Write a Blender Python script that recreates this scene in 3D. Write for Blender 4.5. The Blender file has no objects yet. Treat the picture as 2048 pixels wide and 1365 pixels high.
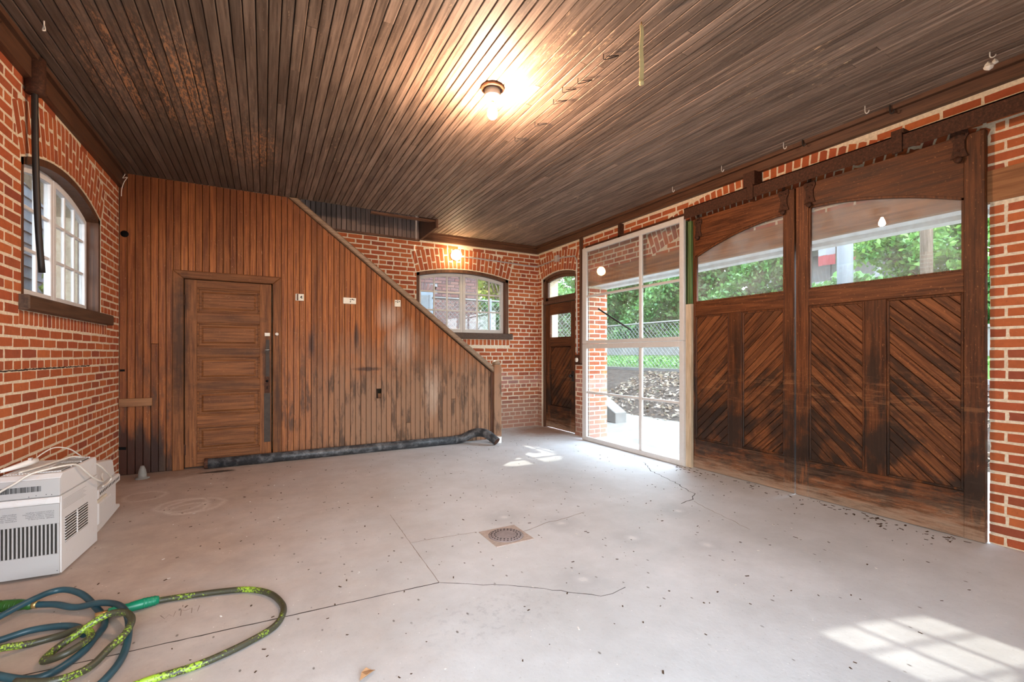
import bpy, bmesh, math, random
import numpy as np
from mathutils import Vector, Matrix

random.seed(7)
RNG = np.random.default_rng(11)
sc = bpy.context.scene
COL = sc.collection
PI = math.pi

# ------------------------------------------------------------------ camera
cam_d = bpy.data.cameras.new('camera')
cam = bpy.data.objects.new('camera', cam_d)
COL.objects.link(cam)
YAW = math.atan(496 / 910)
cam.location = (0, 0, 1.25)
cam.rotation_euler = (PI / 2, 0, -YAW)
cam_d.sensor_width = 36
cam_d.lens = 910 / 2048 * 36
cam_d.shift_y = 26.5 / 2048
cam_d.clip_start = 0.02
sc.camera = cam

# ------------------------------------------------------------------ colour management
sc.view_settings.view_transform = 'Standard'
sc.view_settings.look = 'None'
sc.view_settings.gamma = 1
sc.view_settings.use_curve_mapping = False
sc.view_settings.exposure = 0.22
sc.cycles.use_denoising = True
sc.cycles.max_bounces = 10
sc.cycles.diffuse_bounces = 6
sc.cycles.transparent_max_bounces = 16
sc.cycles.sample_clamp_indirect = 6

SKY = 12.0
SUN = 4.5
BULB = 88.0
WALL_LAMP = 8.0

# ------------------------------------------------------------------ world
w = bpy.data.worlds.new('sky')
sc.world = w
w.use_nodes = True
nt = w.node_tree
nt.nodes.clear()
out = nt.nodes.new('ShaderNodeOutputWorld')
bg = nt.nodes.new('ShaderNodeBackground')
tc = nt.nodes.new('ShaderNodeTexCoord')
sx = nt.nodes.new('ShaderNodeSeparateXYZ')
rp = nt.nodes.new('ShaderNodeValToRGB')
rp.color_ramp.elements[0].position = 0.0
rp.color_ramp.elements[0].color = (0.90, 0.95, 1, 1)
rp.color_ramp.elements[1].position = 0.8
rp.color_ramp.elements[1].color = (0.66, 0.82, 1, 1)
nt.links.new(tc.outputs['Generated'], sx.inputs[0])
nt.links.new(sx.outputs['Z'], rp.inputs[0])
nt.links.new(rp.outputs[0], bg.inputs['Color'])
bg.inputs['Strength'].default_value = SKY
nt.links.new(bg.outputs[0], out.inputs[0])

# ------------------------------------------------------------------ sun
sd = bpy.data.lights.new('sun', 'SUN')
sd.energy = SUN
sd.angle = math.radians(0.9)
sd.color = (1.0, 0.93, 0.82)
so = bpy.data.objects.new('sun', sd)
COL.objects.link(so)
so.rotation_euler = Vector((-0.105, 1.0, -1.32)).to_track_quat('-Z', 'Y').to_euler()


# sun glint thrown back by the neighbour's upper window, through the arched back window
gl = bpy.data.lights.new('window_glint', 'SPOT')
gl.energy, gl.color, gl.spot_size, gl.spot_blend, gl.shadow_soft_size = 4200, (1.0, 0.93, 0.80), math.radians(7.6), 0.12, 0.03
go = bpy.data.objects.new('window_glint', gl)
COL.objects.link(go)
go.location = (2.93, 10.3, 5.65)
go.rotation_euler = (Vector((2.76, 5.0, 0)) - Vector(go.location)).to_track_quat('-Z', 'Y').to_euler()


def portal(name, loc, rot, sx_, sy_):
    d = bpy.data.lights.new(name, 'AREA')
    d.shape = 'RECTANGLE'
    d.size, d.size_y = sx_, sy_
    d.cycles.is_portal = True
    o = bpy.data.objects.new(name, d)
    COL.objects.link(o)
    o.location = loc
    o.rotation_euler = rot
    return o


# room numbers (metres); +y runs along the ceiling boards, +x along the wooden partition
XL, XR, YP, YB, YN, H = -1.31, 4.22, 6.03, 6.8, -0.60, 3.12
ADDED_DOORWAY = (-1.15, 1.60, 2.36)      # unseen doorway added in the near wall for daylight: x0, x1, height
portal('added_doorway_daylight', ((ADDED_DOORWAY[0] + ADDED_DOORWAY[1]) / 2, YN - 0.10, ADDED_DOORWAY[2] / 2), (PI / 2, 0, 0), ADDED_DOORWAY[1] - ADDED_DOORWAY[0], ADDED_DOORWAY[2])
portal('side_opening_daylight', (4.6, 3.25, 1.2), (0, PI / 2, 0), 2.4, 4.2)


# ================================================================== materials
class Nodes:
    def __init__(s, name, rough=0.6, spec=0.4, metal=0.0):
        s.m = bpy.data.materials.new(name)
        s.m.use_nodes = True
        s.nt = s.m.node_tree
        s.b = s.nt.nodes['Principled BSDF']
        s.b.inputs['Roughness'].default_value = rough
        s.b.inputs['Specular IOR Level'].default_value = spec
        s.b.inputs['Metallic'].default_value = metal
        g = s.nt.nodes.new('ShaderNodeNewGeometry')
        s.P = g.outputs['Position']
        s.isl = g.outputs['Random Per Island']
        oi = s.nt.nodes.new('ShaderNodeObjectInfo')
        s.R = oi.outputs['Random']

    def n(s, t, **kw):
        x = s.nt.nodes.new(t)
        for k, v in kw.items():
            setattr(x, k, v)
        return x

    def put(s, sock, v):
        if isinstance(v, (int, float)):
            sock.default_value = v
        elif isinstance(v, (tuple, list)):
            n = len(sock.default_value)
            v = tuple(v)
            sock.default_value = v + (1,) if n == 4 and len(v) == 3 else v
        else:
            s.nt.links.new(v, sock)

    def math(s, op, a, b=0.0, clamp=False):
        x = s.n('ShaderNodeMath', operation=op, use_clamp=clamp)
        s.put(x.inputs[0], a)
        s.put(x.inputs[1], b)
        return x.outputs[0]

    def vm(s, op, a, b):
        x = s.n('ShaderNodeVectorMath', operation=op)
        s.put(x.inputs[0], a)
        s.put(x.inputs[1], b)
        return x.outputs['Value'] if op in ('LENGTH', 'DOT_PRODUCT', 'DISTANCE') else x.outputs[0]

    def rot(s, v, ax, ang):
        x = s.n('ShaderNodeVectorRotate', rotation_type=ax + '_AXIS')
        s.put(x.inputs['Vector'], v)
        x.inputs['Angle'].default_value = ang
        return x.outputs[0]

    def noise(s, v, scale=5.0, detail=4.0, rough=0.55):
        x = s.n('ShaderNodeTexNoise')
        s.put(x.inputs['Vector'], v)
        x.inputs['Scale'].default_value = scale
        x.inputs['Detail'].default_value = detail
        x.inputs['Roughness'].default_value = rough
        return x.outputs['Fac']

    def voro(s, v, scale):
        x = s.n('ShaderNodeTexVoronoi')
        s.put(x.inputs['Vector'], v)
        x.inputs['Scale'].default_value = scale
        return x.outputs['Distance']

    def ramp(s, f, stops):
        x = s.n('ShaderNodeValToRGB')
        e = x.color_ramp.elements
        while len(e) < len(stops):
            e.new(0.5)
        for i, (p, c) in enumerate(stops):
            e[i].position = p
            e[i].color = (c, c, c, 1) if isinstance(c, (int, float)) else tuple(c) + (1,)
        s.put(x.inputs[0], f)
        return x.outputs[0]

    def mix(s, f, a, b, mode='MIX'):
        x = s.n('ShaderNodeMix', data_type='RGBA', blend_type=mode)
        s.put(x.inputs[0], f)
        s.put(x.inputs[6], a)
        s.put(x.inputs[7], b)
        return x.outputs[2]

    def hsv(s, c, v=1.0, sat=1.0):
        x = s.n('ShaderNodeHueSaturation')
        s.put(x.inputs['Saturation'], sat)
        s.put(x.inputs['Value'], v)
        s.put(x.inputs['Color'], c)
        return x.outputs[0]

    def xyz(s, v=None):
        x = s.n('ShaderNodeSeparateXYZ')
        s.put(x.inputs[0], s.P if v is None else v)
        return x.outputs

    def blob(s, c, r, nz=None, soft=0.5):
        """1 inside an ellipsoid, fading out to 0 at its rim, the rim broken up by noise: for stains"""
        d = s.vm('LENGTH', s.vm('DIVIDE', s.vm('SUBTRACT', s.P, c), r), (0, 0, 0))
        if nz is not None:
            d = s.math('ADD', d, s.math('MULTIPLY', s.math('SUBTRACT', nz, 0.5), 1.3))
        return s.ramp(d, [(max(0.0, 1 - soft), 1.0), (1.0, 0.0)])

    def bump(s, h, strength=0.3, dist=0.01):
        x = s.n('ShaderNodeBump')
        x.inputs['Strength'].default_value = strength
        x.inputs['Distance'].default_value = dist
        s.put(x.inputs['Height'], h)
        s.nt.links.new(x.outputs[0], s.b.inputs['Normal'])

    def col(s, c):
        s.put(s.b.inputs['Base Color'], c)
        return s

    def rough(s, c):
        s.put(s.b.inputs['Roughness'], c)
        return s


MATS = {}


def plain(name, c, rough=0.6, spec=0.4, metal=0.0, var=0.12, scale=14):
    k = Nodes(name, rough, spec, metal)
    nz = k.noise(k.P, scale, 4)
    k.col(k.hsv(c, k.math('ADD', 1 - var, k.math('MULTIPLY', nz, 2 * var))))
    MATS[name] = k.m
    return k.m


def wood(name, dark, light, axis='z', worn=None, wear=0.0, wscale=7, rough=0.5, spec=0.4, var=0.5, diag=0.0, extra=None, sat=1.0, fine=60, bump=0.25, flecks=None):
    k = Nodes(name, rough, spec)
    p = k.P
    if diag:
        p = k.rot(p, 'X', diag)
    off = k.n('ShaderNodeCombineXYZ')
    for i in range(3):
        k.put(off.inputs[i], k.math('MULTIPLY', k.R, 13.7 + 7 * i))
    q = k.vm('ADD', p, off.outputs[0])
    s = {'x': (0.045, 1, 1), 'y': (1, 0.045, 1), 'z': (1, 1, 0.045)}[axis]
    s2 = {'x': (0.22, 1, 1), 'y': (1, 0.22, 1), 'z': (1, 1, 0.22)}[axis]
    st = k.vm('MULTIPLY', q, s)
    st2 = k.vm('MULTIPLY', q, s2)
    fst = {'x': (0.4, 1, 1), 'y': (1, 0.4, 1), 'z': (1, 1, 0.4)}[axis]
    g = k.noise(st, fine, 5, 0.6)
    c = k.ramp(g, [(0.36, dark), (0.64, light)])
    br = k.noise(q, 2.2, 3)
    c = k.hsv(c, k.math('ADD', k.math('ADD', 1 - var / 2 - 0.15, k.math('MULTIPLY', k.R, var)), k.math('MULTIPLY', br, 0.3)), sat)
    if worn is not None:
        wn = k.noise(st2, wscale * 5, 6, 0.75)
        big = k.noise(k.P, 1.1, 3)
        t = k.math('ADD', wn, k.math('MULTIPLY', k.math('SUBTRACT', big, 0.5), 0.55))
        f = k.ramp(t, [(max(0, 0.70 - wear), 0.0), (min(1, 0.80 - wear), 1.0)])
        c = k.mix(f, c, worn)
    if flecks is not None:
        f1 = k.ramp(k.noise(k.vm('MULTIPLY', q, fst), 95, 4, 0.75), [(0.62, 0.0), (0.70, 1.0)])
        c = k.mix(k.math('MULTIPLY', f1, flecks[3]), c, flecks[:3])
    if extra:
        c = extra(k, c, st2)
    k.col(c)
    k.rough(k.math('ADD', rough - 0.1, k.math('MULTIPLY', g, 0.22)))
    k.bump(g, bump, 0.004)
    MATS[name] = k.m
    return k.m


def brick_mat(name, cols, smear, low=None):
    k = Nodes(name, 0.85, 0.25)
    r = k.math('FRACT', k.math('ADD', k.R, k.isl))
    c = k.ramp(r, [(i / (len(cols) - 1), x) for i, x in enumerate(cols)])
    nz = k.noise(k.P, 24, 5, 0.65)
    c = k.hsv(c, k.math('ADD', 0.72, k.math('MULTIPLY', nz, 0.56)))
    sp = k.ramp(k.noise(k.P, 55, 4, 0.7), [(0.66, 0.0), (0.74, 1.0)])
    c = k.mix(k.math('MULTIPLY', sp, 0.55), c, (0.6, 0.47, 0.36))
    pits = k.ramp(k.noise(k.P, 80, 3, 0.6), [(0.27, 1.0), (0.34, 0.0)])
    c = k.mix(k.math('MULTIPLY', pits, 0.6), c, (0.09, 0.04, 0.03))
    if low:
        c = low(k, c)
    k.col(c)
    k.bump(nz, 0.5, 0.006)
    MATS[name] = k.m
    return k.m


def low_back(k, c):
    x, y, z = k.xyz()
    nz = k.noise(k.P, 5, 5, 0.7)
    d = k.math('ADD', z, k.math('MULTIPLY', k.math('SUBTRACT', nz, 0.5), 0.7))
    d = k.math('ADD', d, k.math('MULTIPLY', k.math('LESS_THAN', k.math('ADD', x, y), 9.4), 3.0))
    f = k.ramp(d, [(0.35, 1.0), (0.75, 0.0)])
    c = k.mix(k.math('MULTIPLY', f, 0.62), c, (0.30, 0.22, 0.18))
    f2 = k.ramp(d, [(0.62, 0.0), (0.72, 1.0), (0.85, 1.0), (1.0, 0.0)])
    return k.mix(k.math('MULTIPLY', f2, 0.25), c, (0.62, 0.56, 0.55))


brick_mat('brick_room', [(0.30, 0.070, 0.028), (0.40, 0.105, 0.035), (0.47, 0.135, 0.045), (0.36, 0.082, 0.035), (0.43, 0.12, 0.04), (0.26, 0.065, 0.035)], 0.1, low_back)
brick_mat('brick_outside', [(0.10, 0.042, 0.036), (0.13, 0.065, 0.06), (0.08, 0.042, 0.045), (0.15, 0.08, 0.066)], 0.2)


def mortar():
    k = Nodes('mortar', 0.95, 0.1)
    nz = k.noise(k.P, 45, 5, 0.7)
    c = k.ramp(nz, [(0.3, (0.56, 0.46, 0.33)), (0.6, (0.78, 0.68, 0.52))])
    x, y, z = k.xyz()
    d = k.math('ADD', z, k.math('MULTIPLY', k.noise(k.P, 5, 5, 0.7), 0.5))
    d = k.math('ADD', d, k.math('MULTIPLY', k.math('LESS_THAN', k.math('ADD', x, y), 9.4), 3.0))
    c = k.mix(k.ramp(d, [(0.4, 0.7), (0.85, 0.0)]), c, (0.33, 0.24, 0.19))
    k.col(c)
    k.bump(nz, 0.6, 0.006)
    MATS['mortar'] = k.m


mortar()
plain('mortar_outside', (0.22, 0.225, 0.24), 0.95, 0.1)


# --- room timber
def ceil_extra(k, c, st):
    # the big scraped patch above the arched window and the pale patch by the stair opening
    nz = k.noise(st, 26, 6, 0.75)
    m1 = k.blob((-0.60, 3.95, 3.12), (0.55, 0.95, 0.5), nz, 0.7)
    m2 = k.blob((-0.12, 4.75, 3.12), (0.30, 0.65, 0.5), nz, 0.7)
    bb = k.ramp(k.math('FRACT', k.math('MULTIPLY', k.R, 7.3)), [(0.12, 0.35), (0.5, 1.0)])
    f = k.math('MULTIPLY', k.math('MULTIPLY', k.math('MAXIMUM', m1, m2), bb), k.ramp(k.noise(st, 60, 5, 0.8), [(0.48, 0.0), (0.55, 1.0)]))
    c = k.mix(f, c, (0.46, 0.21, 0.09))
    # darker brown tone over the half by the casement window
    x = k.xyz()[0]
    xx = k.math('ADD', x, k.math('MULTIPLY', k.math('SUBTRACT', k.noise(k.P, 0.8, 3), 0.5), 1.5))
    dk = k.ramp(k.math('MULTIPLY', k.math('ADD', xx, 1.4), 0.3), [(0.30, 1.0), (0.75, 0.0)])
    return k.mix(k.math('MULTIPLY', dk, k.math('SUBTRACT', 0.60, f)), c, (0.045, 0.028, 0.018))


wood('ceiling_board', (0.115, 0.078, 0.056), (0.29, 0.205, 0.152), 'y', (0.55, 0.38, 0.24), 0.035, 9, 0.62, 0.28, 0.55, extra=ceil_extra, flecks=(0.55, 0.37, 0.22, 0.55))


def part_extra(k, c, st):
    x, y, z = k.xyz()
    nz = k.noise(k.P, 3.5, 5, 0.7)
    nzs = k.noise(st, 14, 5, 0.7)
    # bleached, worn grey-tan towards the floor and the stair foot
    gx = k.ramp(x, [(0.1, 0.0), (1.0, 1.0)])
    zz = k.math('ADD', z, k.math('MULTIPLY', k.math('SUBTRACT', nz, 0.5), 1.2))
    gz = k.ramp(k.math('MULTIPLY', zz, 0.5), [(0.42, 1.0), (0.82, 0.0)])
    c = k.mix(k.math('MULTIPLY', k.math('MULTIPLY', gx, gz), 0.80), c, (0.25, 0.150, 0.092))
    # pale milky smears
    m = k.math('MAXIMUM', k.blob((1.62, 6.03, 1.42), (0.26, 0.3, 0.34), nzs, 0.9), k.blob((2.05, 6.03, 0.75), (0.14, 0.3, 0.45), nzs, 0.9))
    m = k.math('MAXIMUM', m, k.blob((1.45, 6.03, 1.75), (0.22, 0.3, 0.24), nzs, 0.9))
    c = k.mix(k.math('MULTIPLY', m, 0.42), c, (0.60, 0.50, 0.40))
    # black burn and rot in the corner beside the door
    b = k.blob((-1.16, 6.03, 0.0), (0.36, 0.3, 0.62), k.noise(st, 9, 4, 0.6), 0.35)
    c = k.mix(k.math('MULTIPLY', b, 0.96), c, (0.012, 0.009, 0.008))
    # black scorched streaks
    for cx, cz, rx, rz in ((0.50, 1.37, 0.045, 0.22), (1.03, 1.50, 0.04, 0.22), (1.17, 1.06, 0.22, 0.03)):
        c = k.mix(k.math('MULTIPLY', k.blob((cx, 6.03, cz), (rx, 0.3, rz), nzs, 0.6), 0.75), c, (0.03, 0.02, 0.018))
    # darker left bay
    # redder, darker tone towards the corner bay and the ceiling
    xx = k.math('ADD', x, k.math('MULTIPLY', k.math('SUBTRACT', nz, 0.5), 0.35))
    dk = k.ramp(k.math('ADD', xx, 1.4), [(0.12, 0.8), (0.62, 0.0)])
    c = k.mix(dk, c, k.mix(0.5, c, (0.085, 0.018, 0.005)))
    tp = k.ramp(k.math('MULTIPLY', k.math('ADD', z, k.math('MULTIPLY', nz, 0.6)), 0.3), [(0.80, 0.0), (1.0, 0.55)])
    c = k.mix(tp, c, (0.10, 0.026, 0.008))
    gr = k.math('MULTIPLY', k.ramp(k.noise(st, 11, 5, 0.7), [(0.50, 0.0), (0.62, 0.8)]), gz)
    return k.mix(gr, c, (0.055, 0.032, 0.020))


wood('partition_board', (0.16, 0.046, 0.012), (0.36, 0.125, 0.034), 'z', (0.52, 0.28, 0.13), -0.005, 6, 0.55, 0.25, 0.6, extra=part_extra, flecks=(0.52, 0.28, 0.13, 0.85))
wood('shaft_board', (0.13, 0.085, 0.065), (0.22, 0.15, 0.12), 'z', None, 0, 6, 0.5, 0.4, 0.35)
def door_extra(k, c, st):
    nz = k.noise(k.P, 7, 5, 0.7)
    for cx, cz, rx, rz, a in ((-0.80, 1.3, 0.10, 0.9, 0.75), (0.03, 1.1, 0.06, 0.55, 0.8), (-0.35, 1.65, 0.5, 0.05, 0.45), (-0.35, 1.28, 0.5, 0.05, 0.5), (-0.35, 0.9, 0.5, 0.05, 0.5), (-0.75, 1.9, 0.06, 0.3, 0.6), (0.14, 0.7, 0.05, 0.8, 0.6), (-0.2, 1.93, 0.2, 0.03, 0.5)):
        c = k.mix(k.math('MULTIPLY', k.blob((cx, YP, cz), (rx, 0.3, rz), nz, 0.7), a), c, (0.035, 0.018, 0.010))
    return c


DOORW = dict(flecks=(0.42, 0.22, 0.10, 0.6), extra=door_extra)
wood('door_wood', (0.105, 0.036, 0.011), (0.24, 0.092, 0.030), 'z', (0.42, 0.23, 0.11), -0.05, 6, 0.58, 0.22, 0.15, **DOORW)
wood('door_wood_flat', (0.105, 0.036, 0.011), (0.24, 0.092, 0.030), 'x', (0.42, 0.23, 0.11), -0.05, 6, 0.58, 0.22, 0.2, **DOORW)


def barn_extra(k, c, st):
    x, y, z = k.xyz()
    nz = k.noise(k.P, 6, 5, 0.7)
    nzs = k.noise(st, 18, 5, 0.75)
    # black mildew streaks low down
    zz = k.math('ADD', z, k.math('MULTIPLY', k.math('SUBTRACT', nzs, 0.5), 1.6))
    f = k.ramp(zz, [(0.10, 0.0), (0.22, 0.95), (0.62, 0.85), (1.15, 0.0)])
    c = k.mix(k.math('MULTIPLY', f, k.ramp(k.noise(k.P, 3.3, 4), [(0.40, 0.0), (0.52, 1.0)])), c, (0.022, 0.013, 0.009))
    # long black streaks following the grain
    bs = k.math('MULTIPLY', k.ramp(k.noise(st, 7, 5, 0.7), [(0.50, 0.0), (0.60, 0.9)]), k.ramp(k.math('MULTIPLY', z, 0.5), [(0.5, 1.0), (0.85, 0.25)]))
    c = k.mix(bs, c, (0.020, 0.011, 0.007))
    # rubbed bare, level with a parked bumper
    rb = k.math('MULTIPLY', k.ramp(k.math('ABSOLUTE', k.math('SUBTRACT', z, 0.93)), [(0.05, 1.0), (0.24, 0.0)]), k.ramp(k.noise(k.vm('MULTIPLY', k.P, (1, 0.12, 1)), 26, 5, 0.75), [(0.53, 0.0), (0.62, 1.0)]))
    c = k.mix(k.math('MULTIPLY', rb, 0.3), c, (0.34, 0.15, 0.06))
    # bleached foot
    nf = k.noise(k.vm('MULTIPLY', k.P, (1, 0.16, 1.6)), 17, 6, 0.78)
    f2 = k.ramp(k.math('ADD', z, k.math('MULTIPLY', k.math('SUBTRACT', nf, 0.5), 0.5)), [(0.02, 1.0), (0.13, 0.0)])
    c = k.mix(k.math('MULTIPLY', f2, 0.55), c, (0.46, 0.36, 0.27))
    f3 = k.ramp(k.math('ADD', z, k.math('MULTIPLY', k.math('SUBTRACT', nf, 0.5), 0.9)), [(0.08, 0.32), (0.30, 0.0)])
    return k.mix(f3, c, (0.30, 0.17, 0.10))


BARN = dict(worn=(0.40, 0.18, 0.075), wear=-0.03, wscale=6, rough=0.5, spec=0.25, var=0.45, extra=barn_extra, flecks=(0.42, 0.18, 0.065, 0.85))
wood('barn_upright', (0.052, 0.015, 0.0045), (0.15, 0.050, 0.016), 'z', **BARN)
wood('barn_rail', (0.052, 0.015, 0.0045), (0.15, 0.050, 0.016), 'y', **BARN)
wood('barn_plank_down', (0.070, 0.021, 0.007), (0.20, 0.070, 0.023), 'y', diag=-PI / 4, **BARN)
wood('barn_plank_up', (0.070, 0.021, 0.007), (0.20, 0.070, 0.023), 'y', diag=PI / 4, **BARN)
wood('trim_x', (0.070, 0.028, 0.014), (0.15, 0.066, 0.032), 'x', (0.33, 0.16, 0.08), -0.08, 6, 0.5, 0.35, 0.2)
wood('trim_y', (0.060, 0.026, 0.014), (0.13, 0.058, 0.030), 'y', (0.33, 0.16, 0.08), -0.08, 6, 0.5, 0.35, 0.2)
wood('trim_z', (0.060, 0.026, 0.014), (0.13, 0.058, 0.030), 'z', (0.33, 0.16, 0.08), -0.08, 6, 0.5, 0.35, 0.2)
wood('rail_cap', (0.16, 0.10, 0.06), (0.29, 0.19, 0.115), 'x', (0.42, 0.32, 0.22), -0.05, 6, 0.45, 0.4, 0.1)
wood('lintel_timber', (0.20, 0.085, 0.035), (0.40, 0.19, 0.085), 'y', (0.50, 0.32, 0.18), -0.04, 4, 0.7, 0.2, 0.1, fine=30)
wood('stain_sill', (0.055, 0.030, 0.018), (0.11, 0.062, 0.038), 'y', (0.24, 0.15, 0.09), -0.07, 6, 0.5, 0.35, 0.1)
wood('raw_block', (0.12, 0.045, 0.016), (0.33, 0.16, 0.07), 'x', None, 0, 6, 0.6, 0.3, 0.1, fine=24)
wood('flaking_post', (0.36, 0.27, 0.17), (0.58, 0.47, 0.34), 'z', (0.16, 0.08, 0.05), -0.02, 6, 0.8, 0.2, 0.1)
wood('green_post', (0.05, 0.09, 0.03), (0.13, 0.20, 0.07), 'z', (0.23, 0.15, 0.07), 0.0, 6, 0.7, 0.2, 0.1)
wood('stair_tread', (0.20, 0.11, 0.06), (0.33, 0.2, 0.11), 'y', None, 0, 6, 0.6, 0.3, 0.1)
wood('bark', (0.07, 0.05, 0.035), (0.17, 0.13, 0.10), 'z', None, 0, 6, 0.9, 0.1, 0.2)


def old_paint(name, c, chip, amt=-0.03):
    k = Nodes(name, 0.55, 0.35)
    nz = k.noise(k.P, 30, 5, 0.7)
    b = k.hsv(c, k.math('ADD', 0.88, k.math('MULTIPLY', nz, 0.22)))
    f = k.ramp(k.noise(k.P, 55, 5, 0.75), [(0.70 - amt * 0, 0.0), (0.76, 1.0)])
    b = k.mix(k.math('MULTIPLY', f, 0.7), b, chip)
    k.col(b)
    k.bump(nz, 0.2, 0.003)
    MATS[name] = k.m


old_paint('white_paint', (0.78, 0.79, 0.81), (0.3, 0.22, 0.16))
old_paint('screen_paint', (0.62, 0.60, 0.57), (0.28, 0.2, 0.15))
old_paint('porch_paint', (0.78, 0.80, 0.80), (0.3, 0.27, 0.24))
plain('sash_edge', (0.30, 0.28, 0.27), 0.6)

k = Nodes('rusty_iron', 0.75, 0.3, 0.25)
nz = k.noise(k.P, 60, 5, 0.7)
k.col(k.ramp(nz, [(0.3, (0.030, 0.015, 0.010)), (0.55, (0.075, 0.030, 0.016)), (0.75, (0.14, 0.056, 0.03))]))
k.bump(nz, 0.2, 0.002)
MATS['rusty_iron'] = k.m

plain('dark_iron', (0.035, 0.03, 0.028), 0.5, 0.5, 0.6)
plain('galvanised', (0.55, 0.55, 0.54), 0.4, 0.5, 0.85)
plain('conduit_metal', (0.62, 0.60, 0.57), 0.4, 0.5, 0.5)
plain('white_plastic', (0.78, 0.76, 0.72), 0.45, 0.5)
plain('cream_plastic', (0.70, 0.66, 0.55), 0.45, 0.5)
plain('cord_plastic', (0.68, 0.64, 0.57), 0.5, 0.5)
plain('porcelain', (0.80, 0.76, 0.68), 0.25, 0.5)
plain('black_rubber', (0.015, 0.015, 0.016), 0.5, 0.5)
plain('black_paint', (0.010, 0.009, 0.009), 0.8, 0.2)
plain('gap_shade', (0.022, 0.012, 0.008), 0.8, 0.15)  # near-black backing colour: shade of the gaps between boards put into it
plain('void', (0.006, 0.006, 0.006), 0.9, 0.1)
plain('print_black', (0.02, 0.02, 0.02), 0.8, 0.1)
plain('flypaper', (0.62, 0.52, 0.26), 0.5, 0.4)
plain('cobweb', (0.75, 0.70, 0.62), 0.9, 0.1)
plain('zinc_hook', (0.72, 0.70, 0.66), 0.35, 0.5, 0.3)
plain('aluminium', (0.30, 0.31, 0.31), 0.45, 0.5, 0.8)
plain('fin_dark', (0.03, 0.026, 0.022), 0.7, 0.2)
plain('blue_hose', (0.014, 0.052, 0.070), 0.4, 0.5, 0, 0.6, 9)
plain('green_fitting', (0.0, 0.17, 0.085), 0.35, 0.5)
plain('dark_green_grip', (0.015, 0.09, 0.012), 0.4, 0.5)
plain('brass', (0.45, 0.30, 0.12), 0.4, 0.5, 0.8)
plain('dry_leaf', (0.36, 0.20, 0.10), 0.8, 0.2)
plain('chip_dark', (0.07, 0.042, 0.026), 0.9, 0.1)
plain('chip_pale', (0.72, 0.70, 0.66), 0.9, 0.1)
plain('scratch', (0.24, 0.19, 0.16), 0.95, 0.1)
plain('crack_dark', (0.055, 0.045, 0.04), 0.95, 0.05)
plain('drain_concrete', (0.40, 0.33, 0.29), 0.95, 0.1, 0, 0.35, 40)
plain('drain_iron', (0.28, 0.24, 0.24), 0.7, 0.3, 0.2, 0.35, 30)
plain('galvanised_dull', (0.22, 0.21, 0.19), 0.7, 0.3, 0.2)
plain('alley_siding', (0.13, 0.15, 0.175), 0.7, 0.3)
plain('fence_wire', (0.20, 0.205, 0.21), 0.6, 0.3)
plain('old_leather', (0.050, 0.038, 0.030), 0.65, 0.3, 0, 0.5, 20)
plain('house_window', (0.055, 0.065, 0.075), 0.3, 0.5)
plain('shade_eave_paint', (0.70, 0.70, 0.68), 0.6)

k = Nodes('ac_shell', 0.42, 0.45)
nz = k.noise(k.P, 7, 5, 0.7)
f = k.ramp(nz, [(0.60, 0.0), (0.78, 0.45)])
k.col(k.mix(f, (0.66, 0.655, 0.65), (0.46, 0.33, 0.21)))
MATS['ac_shell'] = k.m
k = Nodes('ac_front', 0.45, 0.45)
nz = k.noise(k.P, 7, 5, 0.7)
k.col(k.mix(k.ramp(nz, [(0.65, 0.0), (0.8, 0.3)]), (0.42, 0.415, 0.41), (0.40, 0.30, 0.20)))
MATS['ac_front'] = k.m

k = Nodes('green_hose', 0.45, 0.5)
nz = k.noise(k.P, 130, 3, 0.6)
big = k.noise(k.P, 4.5, 3, 0.6)
t = k.math('ADD', nz, k.math('MULTIPLY', k.math('SUBTRACT', big, 0.5), 1.5))
up = k.xyz()[2]
c = k.mix(k.ramp(t, [(0.60, 0.0), (0.72, 1.0)]), (0.040, 0.038, 0.022), (0.27, 0.42, 0.03))
k.col(c)
MATS['green_hose'] = k.m

k = Nodes('black_pipe', 0.42, 0.5)
nz = k.noise(k.P, 9, 6, 0.75)
k.col(k.mix(k.ramp(nz, [(0.46, 0.0), (0.75, 0.75)]), (0.022, 0.025, 0.029), (0.27, 0.28, 0.29)))
k.rough(k.math('ADD', 0.28, k.math('MULTIPLY', nz, 0.35)))
MATS['black_pipe'] = k.m


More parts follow.
